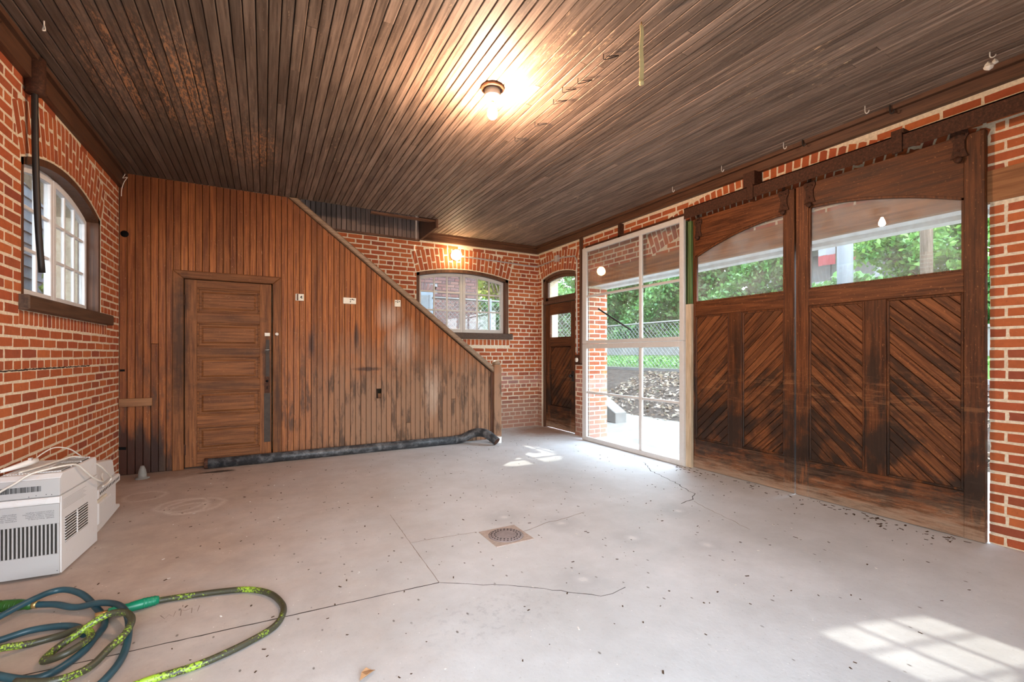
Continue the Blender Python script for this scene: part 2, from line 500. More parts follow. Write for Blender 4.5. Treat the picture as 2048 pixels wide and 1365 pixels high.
def floor_mat():
    k = Nodes('concrete_floor', 0.62, 0.4)
    x, y, z = k.xyz()
    n1 = k.noise(k.P, 0.9, 5, 0.62)
    n2 = k.noise(k.P, 5.5, 6, 0.7)
    n3 = k.noise(k.P, 48, 4, 0.7)
    c = k.ramp(n1, [(0.3, (0.445, 0.455, 0.46)), (0.65, (0.585, 0.60, 0.62))])
    c = k.hsv(c, k.math('ADD', 0.84, k.math('MULTIPLY', n2, 0.32)))
    # tan-brown grime, with some warm light put into the colour, air-conditioner side
    xx = k.math('ADD', x, k.math('MULTIPLY', k.math('SUBTRACT', k.noise(k.P, 1.6, 5, 0.65), 0.5), 1.6))
    yy = k.math('MULTIPLY', k.math('SUBTRACT', y, 3.6), 0.22)
    g = k.ramp(k.math('ADD', k.math('MULTIPLY', k.math('ADD', xx, 1.3), 0.25), k.math('MULTIPLY', yy, -0.3)), [(0.22, 1.0), (0.66, 0.0)])
    c = k.mix(k.math('MULTIPLY', g, 0.66), c, k.ramp(n2, [(0.3, (0.27, 0.155, 0.085)), (0.7, (0.42, 0.275, 0.18))]))
    # rusty band under the partition and the side door
    b = k.ramp(k.math('ADD', y, k.math('MULTIPLY', k.math('SUBTRACT', n2, 0.5), 0.9)), [(0.0, 0.0), (1.0, 0.0)])
    r1 = k.blob((4.05, 6.3, 0), (0.75, 0.55, 0.4), n2, 0.6)
    c = k.mix(k.math('MULTIPLY', r1, 0.7), c, (0.30, 0.15, 0.08))
    r2 = k.blob((-1.1, 5.9, 0), (0.9, 0.35, 0.4), n2, 0.6)
    c = k.mix(k.math('MULTIPLY', r2, 0.6), c, (0.20, 0.11, 0.065))
    r3 = k.blob((-0.45, 5.75, 0), (0.22, 0.06, 0.2), n2, 0.5)
    c = k.mix(k.math('MULTIPLY', r3, 0.9), c, (0.03, 0.02, 0.015))
    # soft dark damp spots with a pale centre
    for cx, cy in ((1.62, 3.09), (1.93, 2.78), (2.2, 2.33), (1.55, 2.03), (2.55, 2.0), (2.9, 2.55)):
        d = k.math('ADD', k.vm('LENGTH', k.vm('SUBTRACT', k.P, (cx, cy, 0)), (0, 0, 0)), k.math('MULTIPLY', k.math('SUBTRACT', n2, 0.5), 0.11))
        c = k.mix(k.ramp(d, [(0.02, 0.0), (0.06, 0.20), (0.19, 0.0)]), c, (0.17, 0.185, 0.205))
        c = k.mix(k.ramp(d, [(0.012, 0.4), (0.028, 0.0)]), c, (0.72, 0.71, 0.69))
    # chalky rings by the air conditioners
    for cx, cy, rr in ((-0.53, 4.49, 0.13), (-0.60, 4.62, 0.17), (-0.92, 5.06, 0.15), (-0.5, 4.55, 0.2)):
        d = k.vm('LENGTH', k.vm('SUBTRACT', k.P, (cx, cy, 0)), (0, 0, 0))
        d = k.math('ADD', d, k.math('MULTIPLY', k.math('SUBTRACT', n2, 0.5), 0.12))
        c = k.mix(k.math('MULTIPLY', k.ramp(d, [(rr - 0.03, 0.0), (rr, 0.55), (rr + 0.03, 0.0)]), k.ramp(n3, [(0.35, 0.2), (0.6, 1.0)])), c, (0.66, 0.60, 0.54))
    # spalled patch in the middle of the near slab
    sp = k.blob((0.95, 1.95, 0), (0.42, 0.22, 0.2), n2, 0.7)
    ed = k.ramp(k.noise(k.P, 22, 6, 0.7), [(0.40, 1.0), (0.46, 0.0)])
    c = k.mix(k.math('MULTIPLY', k.math('MULTIPLY', sp, ed), 0.35), c, (0.30, 0.31, 0.34))
    # specks, long streaky pits
    v = k.voro(k.vm('MULTIPLY', k.P, (1.0, 0.55, 1.0)), 15)
    pit = k.math('MULTIPLY', k.ramp(v, [(0.06, 1.0), (0.10, 0.0)]), k.ramp(k.noise(k.P, 3.1, 2), [(0.45, 0.0), (0.5, 1.0)]))
    c = k.mix(k.math('MULTIPLY', pit, 0.8), c, (0.09, 0.075, 0.06))
    v2 = k.voro(k.vm('ADD', k.P, (3.3, 1.1, 0)), 26)
    c = k.mix(k.math('MULTIPLY', k.ramp(v2, [(0.05, 1.0), (0.09, 0.0)]), k.math('MULTIPLY', k.ramp(n2, [(0.5, 0.0), (0.56, 1.0)]), 0.8)), c, (0.78, 0.77, 0.74))
    c = k.mix(k.ramp(n3, [(0.28, 0.3), (0.4, 0.0)]), c, (0.2, 0.17, 0.15))
    k.col(c)
    k.rough(k.math('ADD', 0.42, k.math('MULTIPLY', n2, 0.3)))
    k.bump(k.math('ADD', n3, k.math('MULTIPLY', n2, 2.0)), 0.25, 0.004)
    MATS['concrete_floor'] = k.m


floor_mat()
k = Nodes('outside_concrete', 0.9, 0.2)
nz = k.noise(k.P, 3, 6, 0.7)
k.col(k.ramp(nz, [(0.3, (0.135, 0.130, 0.125)), (0.7, (0.20, 0.195, 0.188))]))
MATS['outside_concrete'] = k.m
k = Nodes('bank_soil', 0.95, 0.1)
nz = k.noise(k.P, 9, 6, 0.75)
x, y, z = k.xyz()
soil = k.ramp(nz, [(0.3, (0.022, 0.017, 0.014)), (0.55, (0.055, 0.043, 0.035)), (0.72, (0.11, 0.09, 0.075))])
grass = k.ramp(nz, [(0.3, (0.02, 0.045, 0.01)), (0.7, (0.07, 0.13, 0.03))])
k.col(k.mix(k.ramp(k.math('ADD', x, k.math('MULTIPLY', nz, 0.8)), [(0.0, 0.0), (1.0, 0.0)]), soil, grass))
gf = k.math('GREATER_THAN', k.math('ADD', x, k.math('MULTIPLY', k.math('SUBTRACT', nz, 0.5), 1.0)), 9.2)
k.col(k.mix(gf, soil, grass))
k.bump(nz, 0.7, 0.03)
MATS['bank_soil'] = k.m


def leaf_mat(name, cols):
    k = Nodes(name, 0.45, 0.4)
    r = k.isl
    c = k.ramp(r, [(i / (len(cols) - 1), tuple(0.74 * q for q in x)) for i, x in enumerate(cols)])
    k.col(c)
    tr = k.n('ShaderNodeBsdfTranslucent')
    k.put(tr.inputs[0], c)
    ms = k.n('ShaderNodeMixShader')
    ms.inputs[0].default_value = 0.35
    o = k.nt.nodes['Material Output']
    k.nt.links.new(k.b.outputs[0], ms.inputs[1])
    k.nt.links.new(tr.outputs[0], ms.inputs[2])
    k.nt.links.new(ms.outputs[0], o.inputs[0])
    MATS[name] = k.m


leaf_mat('leaf_ivy', [(0.03, 0.12, 0.02), (0.07, 0.22, 0.05), (0.13, 0.33, 0.07), (0.045, 0.16, 0.045), (0.22, 0.42, 0.12)])
leaf_mat('leaf_yellow', [(0.35, 0.40, 0.04), (0.45, 0.48, 0.07), (0.22, 0.34, 0.04), (0.52, 0.42, 0.06)])
leaf_mat('leaf_autumn', [(0.42, 0.24, 0.10), (0.50, 0.33, 0.13), (0.30, 0.32, 0.07), (0.38, 0.18, 0.08)])
leaf_mat('leaf_green', [(0.05, 0.19, 0.03), (0.12, 0.32, 0.05), (0.22, 0.42, 0.08), (0.07, 0.24, 0.06)])
leaf_mat('litter', [(0.20, 0.20, 0.13), (0.42, 0.32, 0.23), (0.19, 0.12, 0.08), (0.52, 0.43, 0.34), (0.24, 0.17, 0.12)])


def glass(name, tint=(0.96, 0.98, 0.98), haze=0.05, hazec=(0.6, 0.63, 0.66), refl=1.0):
    """clear pane: passes light straight, mirrors by Fresnel; a thin even film of dust scatters a little"""
    m = bpy.data.materials.new(name)
    m.use_nodes = True
    nt = m.node_tree
    nt.nodes.clear()
    N = nt.nodes.new
    o = N('ShaderNodeOutputMaterial')
    tr = N('ShaderNodeBsdfTransparent')
    tr.inputs[0].default_value = tint + (1,)
    gl = N('ShaderNodeBsdfGlossy')
    gl.inputs['Roughness'].default_value = 0.0
    def mth(op, p, q):
        x_ = N('ShaderNodeMath')
        x_.operation = op
        for s_, v_ in zip(x_.inputs, (p, q)):
            if isinstance(v_, (int, float)):
                s_.default_value = v_
            else:
                nt.links.new(v_, s_)
        return x_.outputs[0]
    df = N('ShaderNodeBsdfDiffuse')
    df.inputs[0].default_value = hazec + (1,)
    geo = N('ShaderNodeNewGeometry')
    nz = N('ShaderNodeTexNoise')
    nz.inputs['Scale'].default_value = 6
    nz.inputs['Detail'].default_value = 6
    cr = N('ShaderNodeMapRange')
    cr.inputs['From Min'].default_value = 0.35
    cr.inputs['From Max'].default_value = 0.75
    cr.inputs['To Min'].default_value = haze * 0.6
    cr.inputs['To Max'].default_value = haze * 1.8
    a, b = N('ShaderNodeMixShader'), N('ShaderNodeMixShader')
    L = nt.links.new
    L(geo.outputs['Position'], nz.inputs['Vector'])
    L(nz.outputs['Fac'], cr.inputs['Value'])
    L(cr.outputs[0], a.inputs[0])
    L(tr.outputs[0], a.inputs[1])
    L(df.outputs[0], a.inputs[2])
    dp = N('ShaderNodeVectorMath')
    dp.operation = 'DOT_PRODUCT'
    L(geo.outputs['Incoming'], dp.inputs[0])
    L(geo.outputs['Normal'], dp.inputs[1])
    # Schlick, the same from both faces of the pane (a bare sheet does not refract)
    fres = mth('ADD', 0.04, mth('MULTIPLY', 0.96, mth('POWER', mth('SUBTRACT', 1.0, mth('ABSOLUTE', dp.outputs['Value'], 0.0)), 5.0)))
    L(mth('MULTIPLY', fres, refl), b.inputs[0])
    L(a.outputs[0], b.inputs[1])
    L(gl.outputs[0], b.inputs[2])
    L(b.outputs[0], o.inputs[0])
    MATS[name] = m


glass('window_glass', haze=0.10)
glass('door_glass', haze=0.14)
glass('screen_glass', haze=0.07)


def emit(name, c, s):
    m = bpy.data.materials.new(name)
    m.use_nodes = True
    b = m.node_tree.nodes['Principled BSDF']
    b.inputs['Base Color'].default_value = (0.9, 0.9, 0.9, 1)
    b.inputs['Emission Color'].default_value = c + (1,)
    b.inputs['Emission Strength'].default_value = s
    MATS[name] = m


emit('lit_bulb', (1.0, 0.80, 0.55), 9.0)
emit('lit_globe', (1.0, 0.82, 0.52), 4.0)

for n_, c_ in (('banner_blue', (0.05, 0.12, 0.30)), ('banner_white', (0.18, 0.19, 0.21)), ('banner_red', (0.20, 0.03, 0.035)),
               ('house_white', (0.22, 0.225, 0.235)), ('house_roof', (0.04, 0.04, 0.045)), ('blue_trim', (0.15, 0.20, 0.26)),
               ('pale_siding', (0.12, 0.138, 0.155)), ('house_tan', (0.25, 0.2, 0.15)), ('bin_blue', (0.07, 0.11, 0.14))):
    plain(n_, c_, 0.7, 0.3)


# ================================================================== geometry helpers
def inset_poly(poly, d):
    """convex polygon shrunk by d (counter-clockwise or clockwise)"""
    n = len(poly)
    area = sum(poly[i][0] * poly[(i + 1) % n][1] - poly[(i + 1) % n][0] * poly[i][1] for i in range(n))
    sg = 1 if area > 0 else -1
    L = []
    for i in range(n):
        a, b = poly[i], poly[(i + 1) % n]
        dx, dy = b[0] - a[0], b[1] - a[1]
        l = math.hypot(dx, dy) or 1e-9
        nx, ny = -dy / l * sg, dx / l * sg
        L.append((nx, ny, nx * a[0] + ny * a[1] + d))
    res = []
    for i in range(n):
        a, b = L[i - 1], L[i]
        det = a[0] * b[1] - a[1] * b[0]
        if abs(det) < 1e-7:
            res.append((poly[i][0] + b[0] * d, poly[i][1] + b[1] * d))
        else:
            res.append(((a[2] * b[1] - b[2] * a[1]) / det, (a[0] * b[2] - b[0] * a[2]) / det))
    return res


def ident(u, z, d):
    return (u, d, z)


def M_left(u, z, d):      # wall_left: d = depth outwards
    return (XL - d, u, z)


def M_right(u, z, d):
    return (XR + d, u, z)


def M_back(u, z, d):
    return (u, YB + d, z)


def M_part(u, z, d):
    return (u, YP + d, z)


def M_near(u, z, d):
    return (u, YN - d, z)


class MB:
    def __init__(s):
        s.v, s.f, s.sm = [], [], []

    def add(s, vs, fs, smooth=False):
        o = len(s.v)
        s.v += [tuple(p) for p in vs]
        s.f += [tuple(o + i for i in f) for f in fs]
        s.sm += [smooth] * len(fs)
        return s

    def box(s, x0, x1, y0, y1, z0, z1):
        v = [(x, y, z) for x in (x0, x1) for y in (y0, y1) for z in (z0, z1)]
        return s.add(v, [(0, 1, 3, 2), (4, 6, 7, 5), (0, 4, 5, 1), (2, 3, 7, 6), (0, 2, 6, 4), (1, 5, 7, 3)])

    def prism(s, poly, d0, d1, M=ident, ch=0.0, chd=None):
        """polygon in (u, z) from depth d0 (front) to d1, its front edge chamfered by ch"""
        n = len(poly)
        rings = []
        if ch:
            rings.append([M(u, z, d0) for u, z in inset_poly(poly, ch)])
            rings.append([M(u, z, d0 + (chd or ch)) for u, z in poly])
        else:
            rings.append([M(u, z, d0) for u, z in poly])
        rings.append([M(u, z, d1) for u, z in poly])
        v = [p for r in rings for p in r]
        f = [tuple(range(n)), tuple(reversed(range((len(rings) - 1) * n, len(rings) * n)))]
        for k in range(len(rings) - 1):
            for i in range(n):
                j = (i + 1) % n
                f.append((k * n + i, k * n + j, (k + 1) * n + j, (k + 1) * n + i))
        return s.add(v, f)

    def strip(s, lo, hi, d0, d1, M=ident):
        """solid between two polylines of equal length (not convex)"""
        for i in range(len(lo) - 1):
            s.prism([lo[i], lo[i + 1], hi[i + 1], hi[i]], d0, d1, M)
        return s

    def tube(s, pts, r, n=8, cap=True, closed=False):
        P = [Vector(p) for p in pts]
        N = len(P)
        R = r if isinstance(r, (list, tuple)) else [r] * N
        up = None
        rings = []
        for i in range(N):
            a = P[i - 1] if i > 0 else P[i]
            b = P[i + 1] if i < N - 1 else P[i]
            t = (b - a)
            t = t.normalized() if t.length > 1e-9 else Vector((0, 0, 1))
            if up is None:
                up = t.orthogonal().normalized()
            up = (up - t * up.dot(t))
            up = up.normalized() if up.length > 1e-6 else t.orthogonal().normalized()
            sd_ = t.cross(up)
            rings.append([P[i] + (up * math.cos(2 * PI * k / n) + sd_ * math.sin(2 * PI * k / n)) * R[i] for k in range(n)])
        v = [p for q in rings for p in q]
        f = []
        for i in range(N - 1):
            for k in range(n):
                j = (k + 1) % n
                f.append((i * n + k, i * n + j, (i + 1) * n + j, (i + 1) * n + k))
        s.add(v, f, True)
        if cap:
            o = len(s.v) - len(v)
            s.f += [tuple(o + k for k in reversed(range(n))), tuple(o + (N - 1) * n + k for k in range(n))]
            s.sm += [False, False]
        return s

    def lathe(s, prof, c, n=20, axis='z', smooth=True):
        """prof: list of (radius, height) from one end to the other"""
        v, f = [], []
        for r, h in prof:
            for k in range(n):
                a = 2 * PI * k / n
                p = (r * math.cos(a), r * math.sin(a), h)
                if axis == 'y':
                    p = (p[0], p[2], p[1])
                elif axis == 'x':
                    p = (p[2], p[0], p[1])
                v.append((p[0] + c[0], p[1] + c[1], p[2] + c[2]))
        for i in range(len(prof) - 1):
            for k in range(n):
                j = (k + 1) % n
                f.append((i * n + k, i * n + j, (i + 1) * n + j, (i + 1) * n + k))
        f.append(tuple(range(n)))
        f.append(tuple((len(prof) - 1) * n + k for k in range(n)))
        return s.add(v, f, smooth)

    def mesh(s, name, m=None, fix=True):
        me = bpy.data.meshes.new(name)
        me.from_pydata(s.v, [], s.f)
        if fix:
            b = bmesh.new()
            b.from_mesh(me)
            bmesh.ops.recalc_face_normals(b, faces=b.faces)
            b.to_mesh(me)
            b.free()
        if any(s.sm):
            me.polygons.foreach_set('use_smooth', s.sm)
        if m:
            me.materials.append(MATS[m])
        me.update()
        return me

    def obj(s, name, m, parent=None, fix=True):
        return link(name, s.mesh(name, m, fix), parent)


def link(name, me, parent=None):
    o = bpy.data.objects.new(name, me)
    COL.objects.link(o)
    if parent is not None:
        o.parent = parent
        o.matrix_parent_inverse = Matrix.Translation(-Vector(base_of(parent)))
    return o


BASE = {}


def base_of(o):
    return BASE.get(o.name, (0, 0, 0))


def tag(o, label, cat=None, group=None, kind=None):
    if label:
        o['label'] = label
    if cat:
        o['category'] = cat
    if group:
        o['group'] = group
    if kind:
        o['kind'] = kind
    return o


def thing(name, label, cat, loc, group=None):
    o = bpy.data.objects.new(name, None)
    o.empty_display_size = 0.05
    COL.objects.link(o)
    o.location = loc
    BASE[o.name] = tuple(loc)
    return tag(o, label, cat, group)


def copy_thing(root, delta, label, rotz=0.0):
    """a copied thing with copied parts and sub-parts, moved by delta"""
    r = root.copy()
    COL.objects.link(r)
    r.location = Vector(root.location) + Vector(delta)
    r.rotation_euler.z = rotz
    if label:
        r['label'] = label
    for ch in [x for x in bpy.data.objects if x.parent == root]:
        c = ch.copy()
        COL.objects.link(c)
        c.parent = r
        for g in [x for x in bpy.data.objects if x.parent == ch]:
            d = g.copy()
            COL.objects.link(d)
            d.parent = c
    return r


def struct(o, label):
    o['kind'] = 'structure'
    o['label'] = label
    return o


def arc_z(u, u0, u1, zs, rise):
    """height of a segmental arch over u0..u1 springing at zs"""
    if rise <= 0:
        return zs
    h = (u1 - u0) / 2
    R = (h * h + rise * rise) / (2 * rise)
    x = max(-h, min(h, u - (u0 + u1) / 2))
    return zs + rise - R + math.sqrt(max(0, R * R - x * x))


def smooth_path(pts, step=5):
    """Catmull-Rom through the points"""
    P = [Vector(p) for p in pts]
    P = [P[0] * 2 - P[1]] + P + [P[-1] * 2 - P[-2]]
    res = []
    for i in range(1, len(P) - 2):
        for k in range(step):
            t = k / step
            a, b, c, d = P[i - 1], P[i], P[i + 1], P[i + 2]
            res.append(0.5 * ((2 * b) + (c - a) * t + (2 * a - 5 * b + 4 * c - d) * t * t + (3 * b - a - 3 * c + d) * t ** 3))
    res.append(P[-2])
    return res


def clip_poly(poly, a, b, c):
    """keep the part of poly where a*u + b*z <= c"""
    res = []
    n = len(poly)
    for i in range(n):
        p, q = poly[i], poly[(i + 1) % n]
        fp, fq = a * p[0] + b * p[1] - c, a * q[0] + b * q[1] - c
        if fp <= 0:
            res.append(p)
        if (fp < 0 < fq) or (fq < 0 < fp):
            t = fp / (fp - fq)
            res.append((p[0] + (q[0] - p[0]) * t, p[1] + (q[1] - p[1]) * t))
    return res


def leaf_quads(centres, size, jitter=0.5, flat=0.0, long_=1.5):
    """a four-cornered leaf at every centre, turned at random; verts and faces as arrays"""
    n = len(centres)
    a = RNG.normal(size=(n, 3))
    b = RNG.normal(size=(n, 3))
    if flat:
        a[:, 2] *= 1 - flat
        b[:, 2] *= 1 - flat
    a /= np.linalg.norm(a, axis=1, keepdims=True)
    b -= a * (a * b).sum(1, keepdims=True)
    b /= np.linalg.norm(b, axis=1, keepdims=True)
    s = size * (1 + jitter * (RNG.random((n, 1)) - 0.5) * 2)
    v = np.empty((n, 4, 3))
    v[:, 0] = centres - a * s * long_ / 2
    v[:, 1] = centres + b * s / 2 * 0.8
    v[:, 2] = centres + a * s * long_ / 2
    v[:, 3] = centres - b * s / 2 * 0.8
    f = np.arange(n * 4).reshape(n, 4)
    return v.reshape(-1, 3), f


def array_mesh(name, v, f, m):
    me = bpy.data.meshes.new(name)
    me.vertices.add(len(v))
    me.vertices.foreach_set('co', np.asarray(v, dtype=np.float32).ravel())
    k = f.shape[1]
    me.loops.add(f.size)
    me.loops.foreach_set('vertex_index', f.astype(np.int32).ravel())
    me.polygons.add(len(f))
    me.polygons.foreach_set('loop_start', np.arange(0, f.size, k, dtype=np.int32))
    me.update(calc_edges=True)
    me.validate()
    me.materials.append(MATS[m])
    return me


# ================================================================== the shell
TH = 0.34


def wall_mesh(M, u0, u1, z1, openings, z0=-0.05, TH=TH):
    b = MB()
    u = u0
    for (a, c, zb, zs, rise) in sorted(openings):
        if a > u:
            b.prism([(u, z0), (a, z0), (a, z1), (u, z1)], 0, TH, M)
        if zb > z0 + 0.06:
            b.prism([(a, z0), (c, z0), (c, zb), (a, zb)], 0, TH, M)
        n = 12 if rise > 0 else 1
        us = [a + (c - a) * i / n for i in range(n + 1)]
        b.strip([(q, arc_z(q, a, c, zs, rise)) for q in us], [(q, z1) for q in us], 0, TH, M)
        u = c
    if u1 > u:
        b.prism([(u, z0), (u1, z0), (u1, z1), (u, z1)], 0, TH, M)
    return b


WIN_L = (3.895, 5.452, 1.60, 2.465, 0.155)
WIN_B = (2.043, 3.637, 1.575, 2.503, 0.105)
BIG = (1.13, 5.36, -0.05, 2.46, 0.0)
SIDE = (5.695, 6.668, -0.05, 2.535, 0.075)
NEARW = (2.28, 3.02, 1.60, 2.62, 0.0)

floor = MB().box(XL - TH, XR + TH, YN - TH, YB + TH, -0.12, 0.0).obj('floor', 'concrete_floor')
struct(floor, 'worn grey concrete floor, stained tan on one side')
wall_left = struct(wall_mesh(M_left, YN - TH, YB + TH, H + 0.1, [WIN_L]).obj('wall_left', 'mortar'), 'red brick wall with an arched casement window and cream mortar')
wall_back = struct(wall_mesh(M_back, XL, XR + TH, H + 1.4, [WIN_B]).obj('wall_back', 'mortar'), 'red brick end wall behind the stair with an arched window')
wall_right = struct(wall_mesh(M_right, YN - TH, YB, H + 0.1, [BIG, SIDE]).obj('wall_right', 'mortar'), 'red brick wall with the wide opening of the barn doors')
wall_near = struct(wall_mesh(M_near, XL, XR, H + 0.1, [(ADDED_DOORWAY[0], ADDED_DOORWAY[1], -0.05, ADDED_DOORWAY[2], 0.0), NEARW], TH=0.08).obj('wall_near', 'mortar'), 'brick wall behind the viewer, with an open doorway added for daylight')

# ------------------------------------------------------------------ bricks
def brick_mesh(i):
    r = random.Random(100 + i)
    j = lambda a: r.uniform(-a, a)
    ring = [(-.5, -.5), (0, -.5 + j(.02)), (.5, -.5), (.5 + j(.006), 0), (.5, .5), (0, .5 + j(.02)), (-.5, .5), (-.5 + j(.006), 0)]
    ring = [(x + j(.012), z + j(.035)) for x, z in ring]
    ins = [(x * (1 - .03) + j(.006), z * (1 - .09) + j(.02)) for x, z in ring]
    b = MB()
    v = [(x, .5, z) for x, z in ring] + [(x, -.36, z) for x, z in ring] + [(x, -.5 + j(.006), z) for x, z in ins]
    f = [tuple(16 + k for k in range(8))]
    for q in (0, 8):
        f += [(q + k, q + (k + 1) % 8, q + 8 + (k + 1) % 8, q + 8 + k) for k in range(8)]
    b.add(v, f)
    return b


BRICK = [brick_mesh(i).mesh('brick', 'brick_room') for i in range(6)]
BRICK_D = 0.05
PITCH = 0.0677
CAMP = Vector((0, 0, 1.25))
SN, CS = math.sin(YAW), math.cos(YAW)


def screen_size(p):
    fw = p[0] * SN + p[1] * CS
    rt = p[0] * CS - p[1] * SN
    if fw < 0.3:
        return 0
    u, v = 1024 + 910 * rt / fw, 709 - 910 * (p[2] - 1.25) / fw
    inside = -60 < u < 2108 and -60 < v < 1425
    return (1.0 if inside else 0.02) / fw


class Masonry:
    """collects bricks of one wall, then links the 300 that show largest as parts, the rest as one stuff part"""

    def __init__(s, wall):
        s.wall, s.items = wall, []

    def brick(s, loc, L, Hh, rz, tilt=0.0):
        s.items.append((loc, L, Hh, rz, tilt))

    def courses(s, M, rz, u0, u1, z0, z1, blocked, phase=0.0, header=7, hoff=3):
        c0, c1 = int(round(z0 / PITCH)), int(z1 / PITCH + 0.3)
        for c in range(c0, c1):
            zc = (c + 0.5) * PITCH
            hd = c % header == hoff
            bl, jt = (0.096, 0.013) if hd else (0.202, 0.013)
            p = bl + jt
            u = u0 - (phase + (0 if hd else (c % 2) * p / 2) + 0.013 * ((c * 37) % 7) / 7) % p
            while u < u1:
                a, b = max(u, u0), min(u + bl + random.uniform(-.003, .003), u1)
                if b - a > 0.02:
                    g = np.arange(a, b, 0.005)
                    k = ~np.array([blocked(x, zc) for x in g])
                    i = 0
                    while i < len(g):
                        if k[i]:
                            j2 = i
                            while j2 + 1 < len(g) and k[j2 + 1]:
                                j2 += 1
                            x0, x1 = g[i], min(g[j2] + 0.005, b)
                            if x1 - x0 > 0.022:
                                s.brick(M((x0 + x1) / 2, zc + random.uniform(-.0015, .0015), 0.0238 + random.uniform(-.0005, .0004)), x1 - x0, PITCH - 0.0128, rz)
                            i = j2 + 1
                        else:
                            i += 1
                u += p

    def arch(s, M, rz, sgn, u0, u1, zs, rise, t, clipz=None):
        h, uc = (u1 - u0) / 2, (u0 + u1) / 2
        R = (h * h + rise * rise) / (2 * rise)
        zc = zs + rise - R
        th = math.asin(min(1, h / R))
        n = max(3, int(round(2 * th * (R + t / 2) / 0.0715)))
        for i in range(n):
            a = -th + (i + 0.5) * 2 * th / n
            wd = 2 * th * (R + t / 2) / n - 0.0125
            l1 = (t - 0.022) * (0.665 if i % 2 else 0.335)
            l2 = (t - 0.022) - l1
            r = R + 0.008
            for L in (l1, l2):
                rm = r + L / 2
                z = zc + rm * math.cos(a)
                if clipz is None or z + L / 2 < clipz + 0.06:
                    s.brick(M(uc + rm * math.sin(a), z, 0.0238 + random.uniform(-.0005, .0004)), wd, L, rz, sgn * a)
                r += L + 0.011
        return lambda u, z: (R - 0.01 < math.hypot(u - uc, z - zc) < R + t + 0.004) and abs(math.atan2(u - uc, z - zc)) < th + 0.012 / R or (abs(u - uc) < h and z < zs and z > zs - 5 and False)

    def rowlock(s, M, rz, u0, u1, z0, z1):
        n = int((u1 - u0) / 0.069)
        for i in range(n):
            u = u0 + (i + 0.5) * (u1 - u0) / n
            s.brick(M(u, (z0 + z1) / 2, 0.0238), (u1 - u0) / n - 0.013, z1 - z0 - 0.008, rz)

    def finish(s):
        s.items.sort(key=lambda it: -screen_size(it[0]) * (it[1] * it[2]) ** 0.25)
        for it in s.items[:300]:
            o = link('brick', random.choice(BRICK), None)
            o.parent = s.wall
            s.place(o, it)
        rest = s.items[300:]
        if rest:
            b = MB()
            for loc, L, Hh, rz, tilt in rest:
                me = random.choice(BRICK)
                T = Matrix.Translation(loc) @ Matrix.Rotation(rz, 4, 'Z') @ Matrix.Rotation(tilt, 4, 'Y') @ Matrix.Diagonal((L, BRICK_D, Hh, 1))
                b.add([T @ v.co for v in me.vertices], [tuple(p.vertices) for p in me.polygons])
            o = b.obj('brick_courses', 'brick_room', s.wall, fix=False)
            o['kind'] = 'stuff'

    def place(s, o, it):
        loc, L, Hh, rz, tilt = it
        o.location = loc
        o.rotation_euler = (0, tilt, rz)
        o.scale = (L, BRICK_D, Hh)


def in_window(u, z, w, pad=0.0):
    return w[0] - pad < u < w[1] + pad and w[2] - pad < z < arc_z(u, w[0], w[1], w[3], w[4])


# left wall
m = Masonry(wall_left)
ar = m.arch(M_left, PI / 2, 1, WIN_L[0], WIN_L[1], WIN_L[3], WIN_L[4], 0.335, 2.99)
m.rowlock(M_left, PI / 2, 3.86, 5.62, 21 * PITCH + 0.005, 23 * PITCH - 0.03)
m.courses(M_left, PI / 2, 3.05, YP, 0.0, 2.98, lambda u, z: in_window(u, z, WIN_L) or ar(u, z) or (3.86 < u < 5.62 and 21 * PITCH < z < 1.63))
m.finish()

# back wall (what the stair partition leaves visible)
RAKE = lambda x: 3.14 + (x - 0.272) * (1.007 - 3.14) / (2.959 - 0.272)
m = Masonry(wall_back)
ar2 = m.arch(M_back, 0, 1, WIN_B[0], WIN_B[1], WIN_B[3], WIN_B[4], 0.335, 3.0)
m.rowlock(M_back, 0, 2.02, 3.66, 20 * PITCH + 0.04, 1.50)
m.courses(M_back, 0, 0.35, XR, 0.0, 2.99, lambda u, z: in_window(u, z, WIN_B) or ar2(u, z) or (2.02 < u < 3.66 and 20 * PITCH + .03 < z < 1.6) or (u < 3.0 and z < RAKE(u) - 0.35), 0.05)
m.finish()

# right wall
m = Masonry(wall_right)
ar3 = m.arch(M_right, -PI / 2, -1, SIDE[0], SIDE[1], SIDE[3], SIDE[4], 0.335, 3.0)
ar4 = m.arch(M_right, -PI / 2, -1, 1.22, 4.10, 2.47, 0.265, 0.30, 3.0)
m.courses(M_right, -PI / 2, 0.45, YB, 0.0, 2.99,
          lambda u, z: (BIG[0] < u < BIG[1] and z < 2.46) or in_window(u, z, SIDE) or ar3(u, z) or ar4(u, z) or (0.6 < u < 5.56 and 2.255 < z < 2.46), 0.03)
M_jamb = lambda u, z, d: (u, BIG[1] + d, z)
m.courses(M_jamb, 0, XR + 0.004, XR + TH, 0.0, 2.25, lambda u, z: False, 0.0, 99, 1)
m.finish()

# timber lintel and outer door head over the big opening
lint = MB().box(XR - 0.012, XR + 0.05, 0.62, 5.55, 2.255, 2.462).obj('lintel_timber', 'lintel_timber', wall_right)
hd = MB().box(XR + 0.05, 4.44, BIG[0] - 0.2, 5.5, 2.262, 2.29).box(4.44, 4.49, BIG[0] - 0.2, 5.5, 2.228, 2.30).box(4.497, 4.58, BIG[0] - 0.2, 5.5, 2.232, 2.50).obj('outer_door_head', 'porch_paint', wall_right)

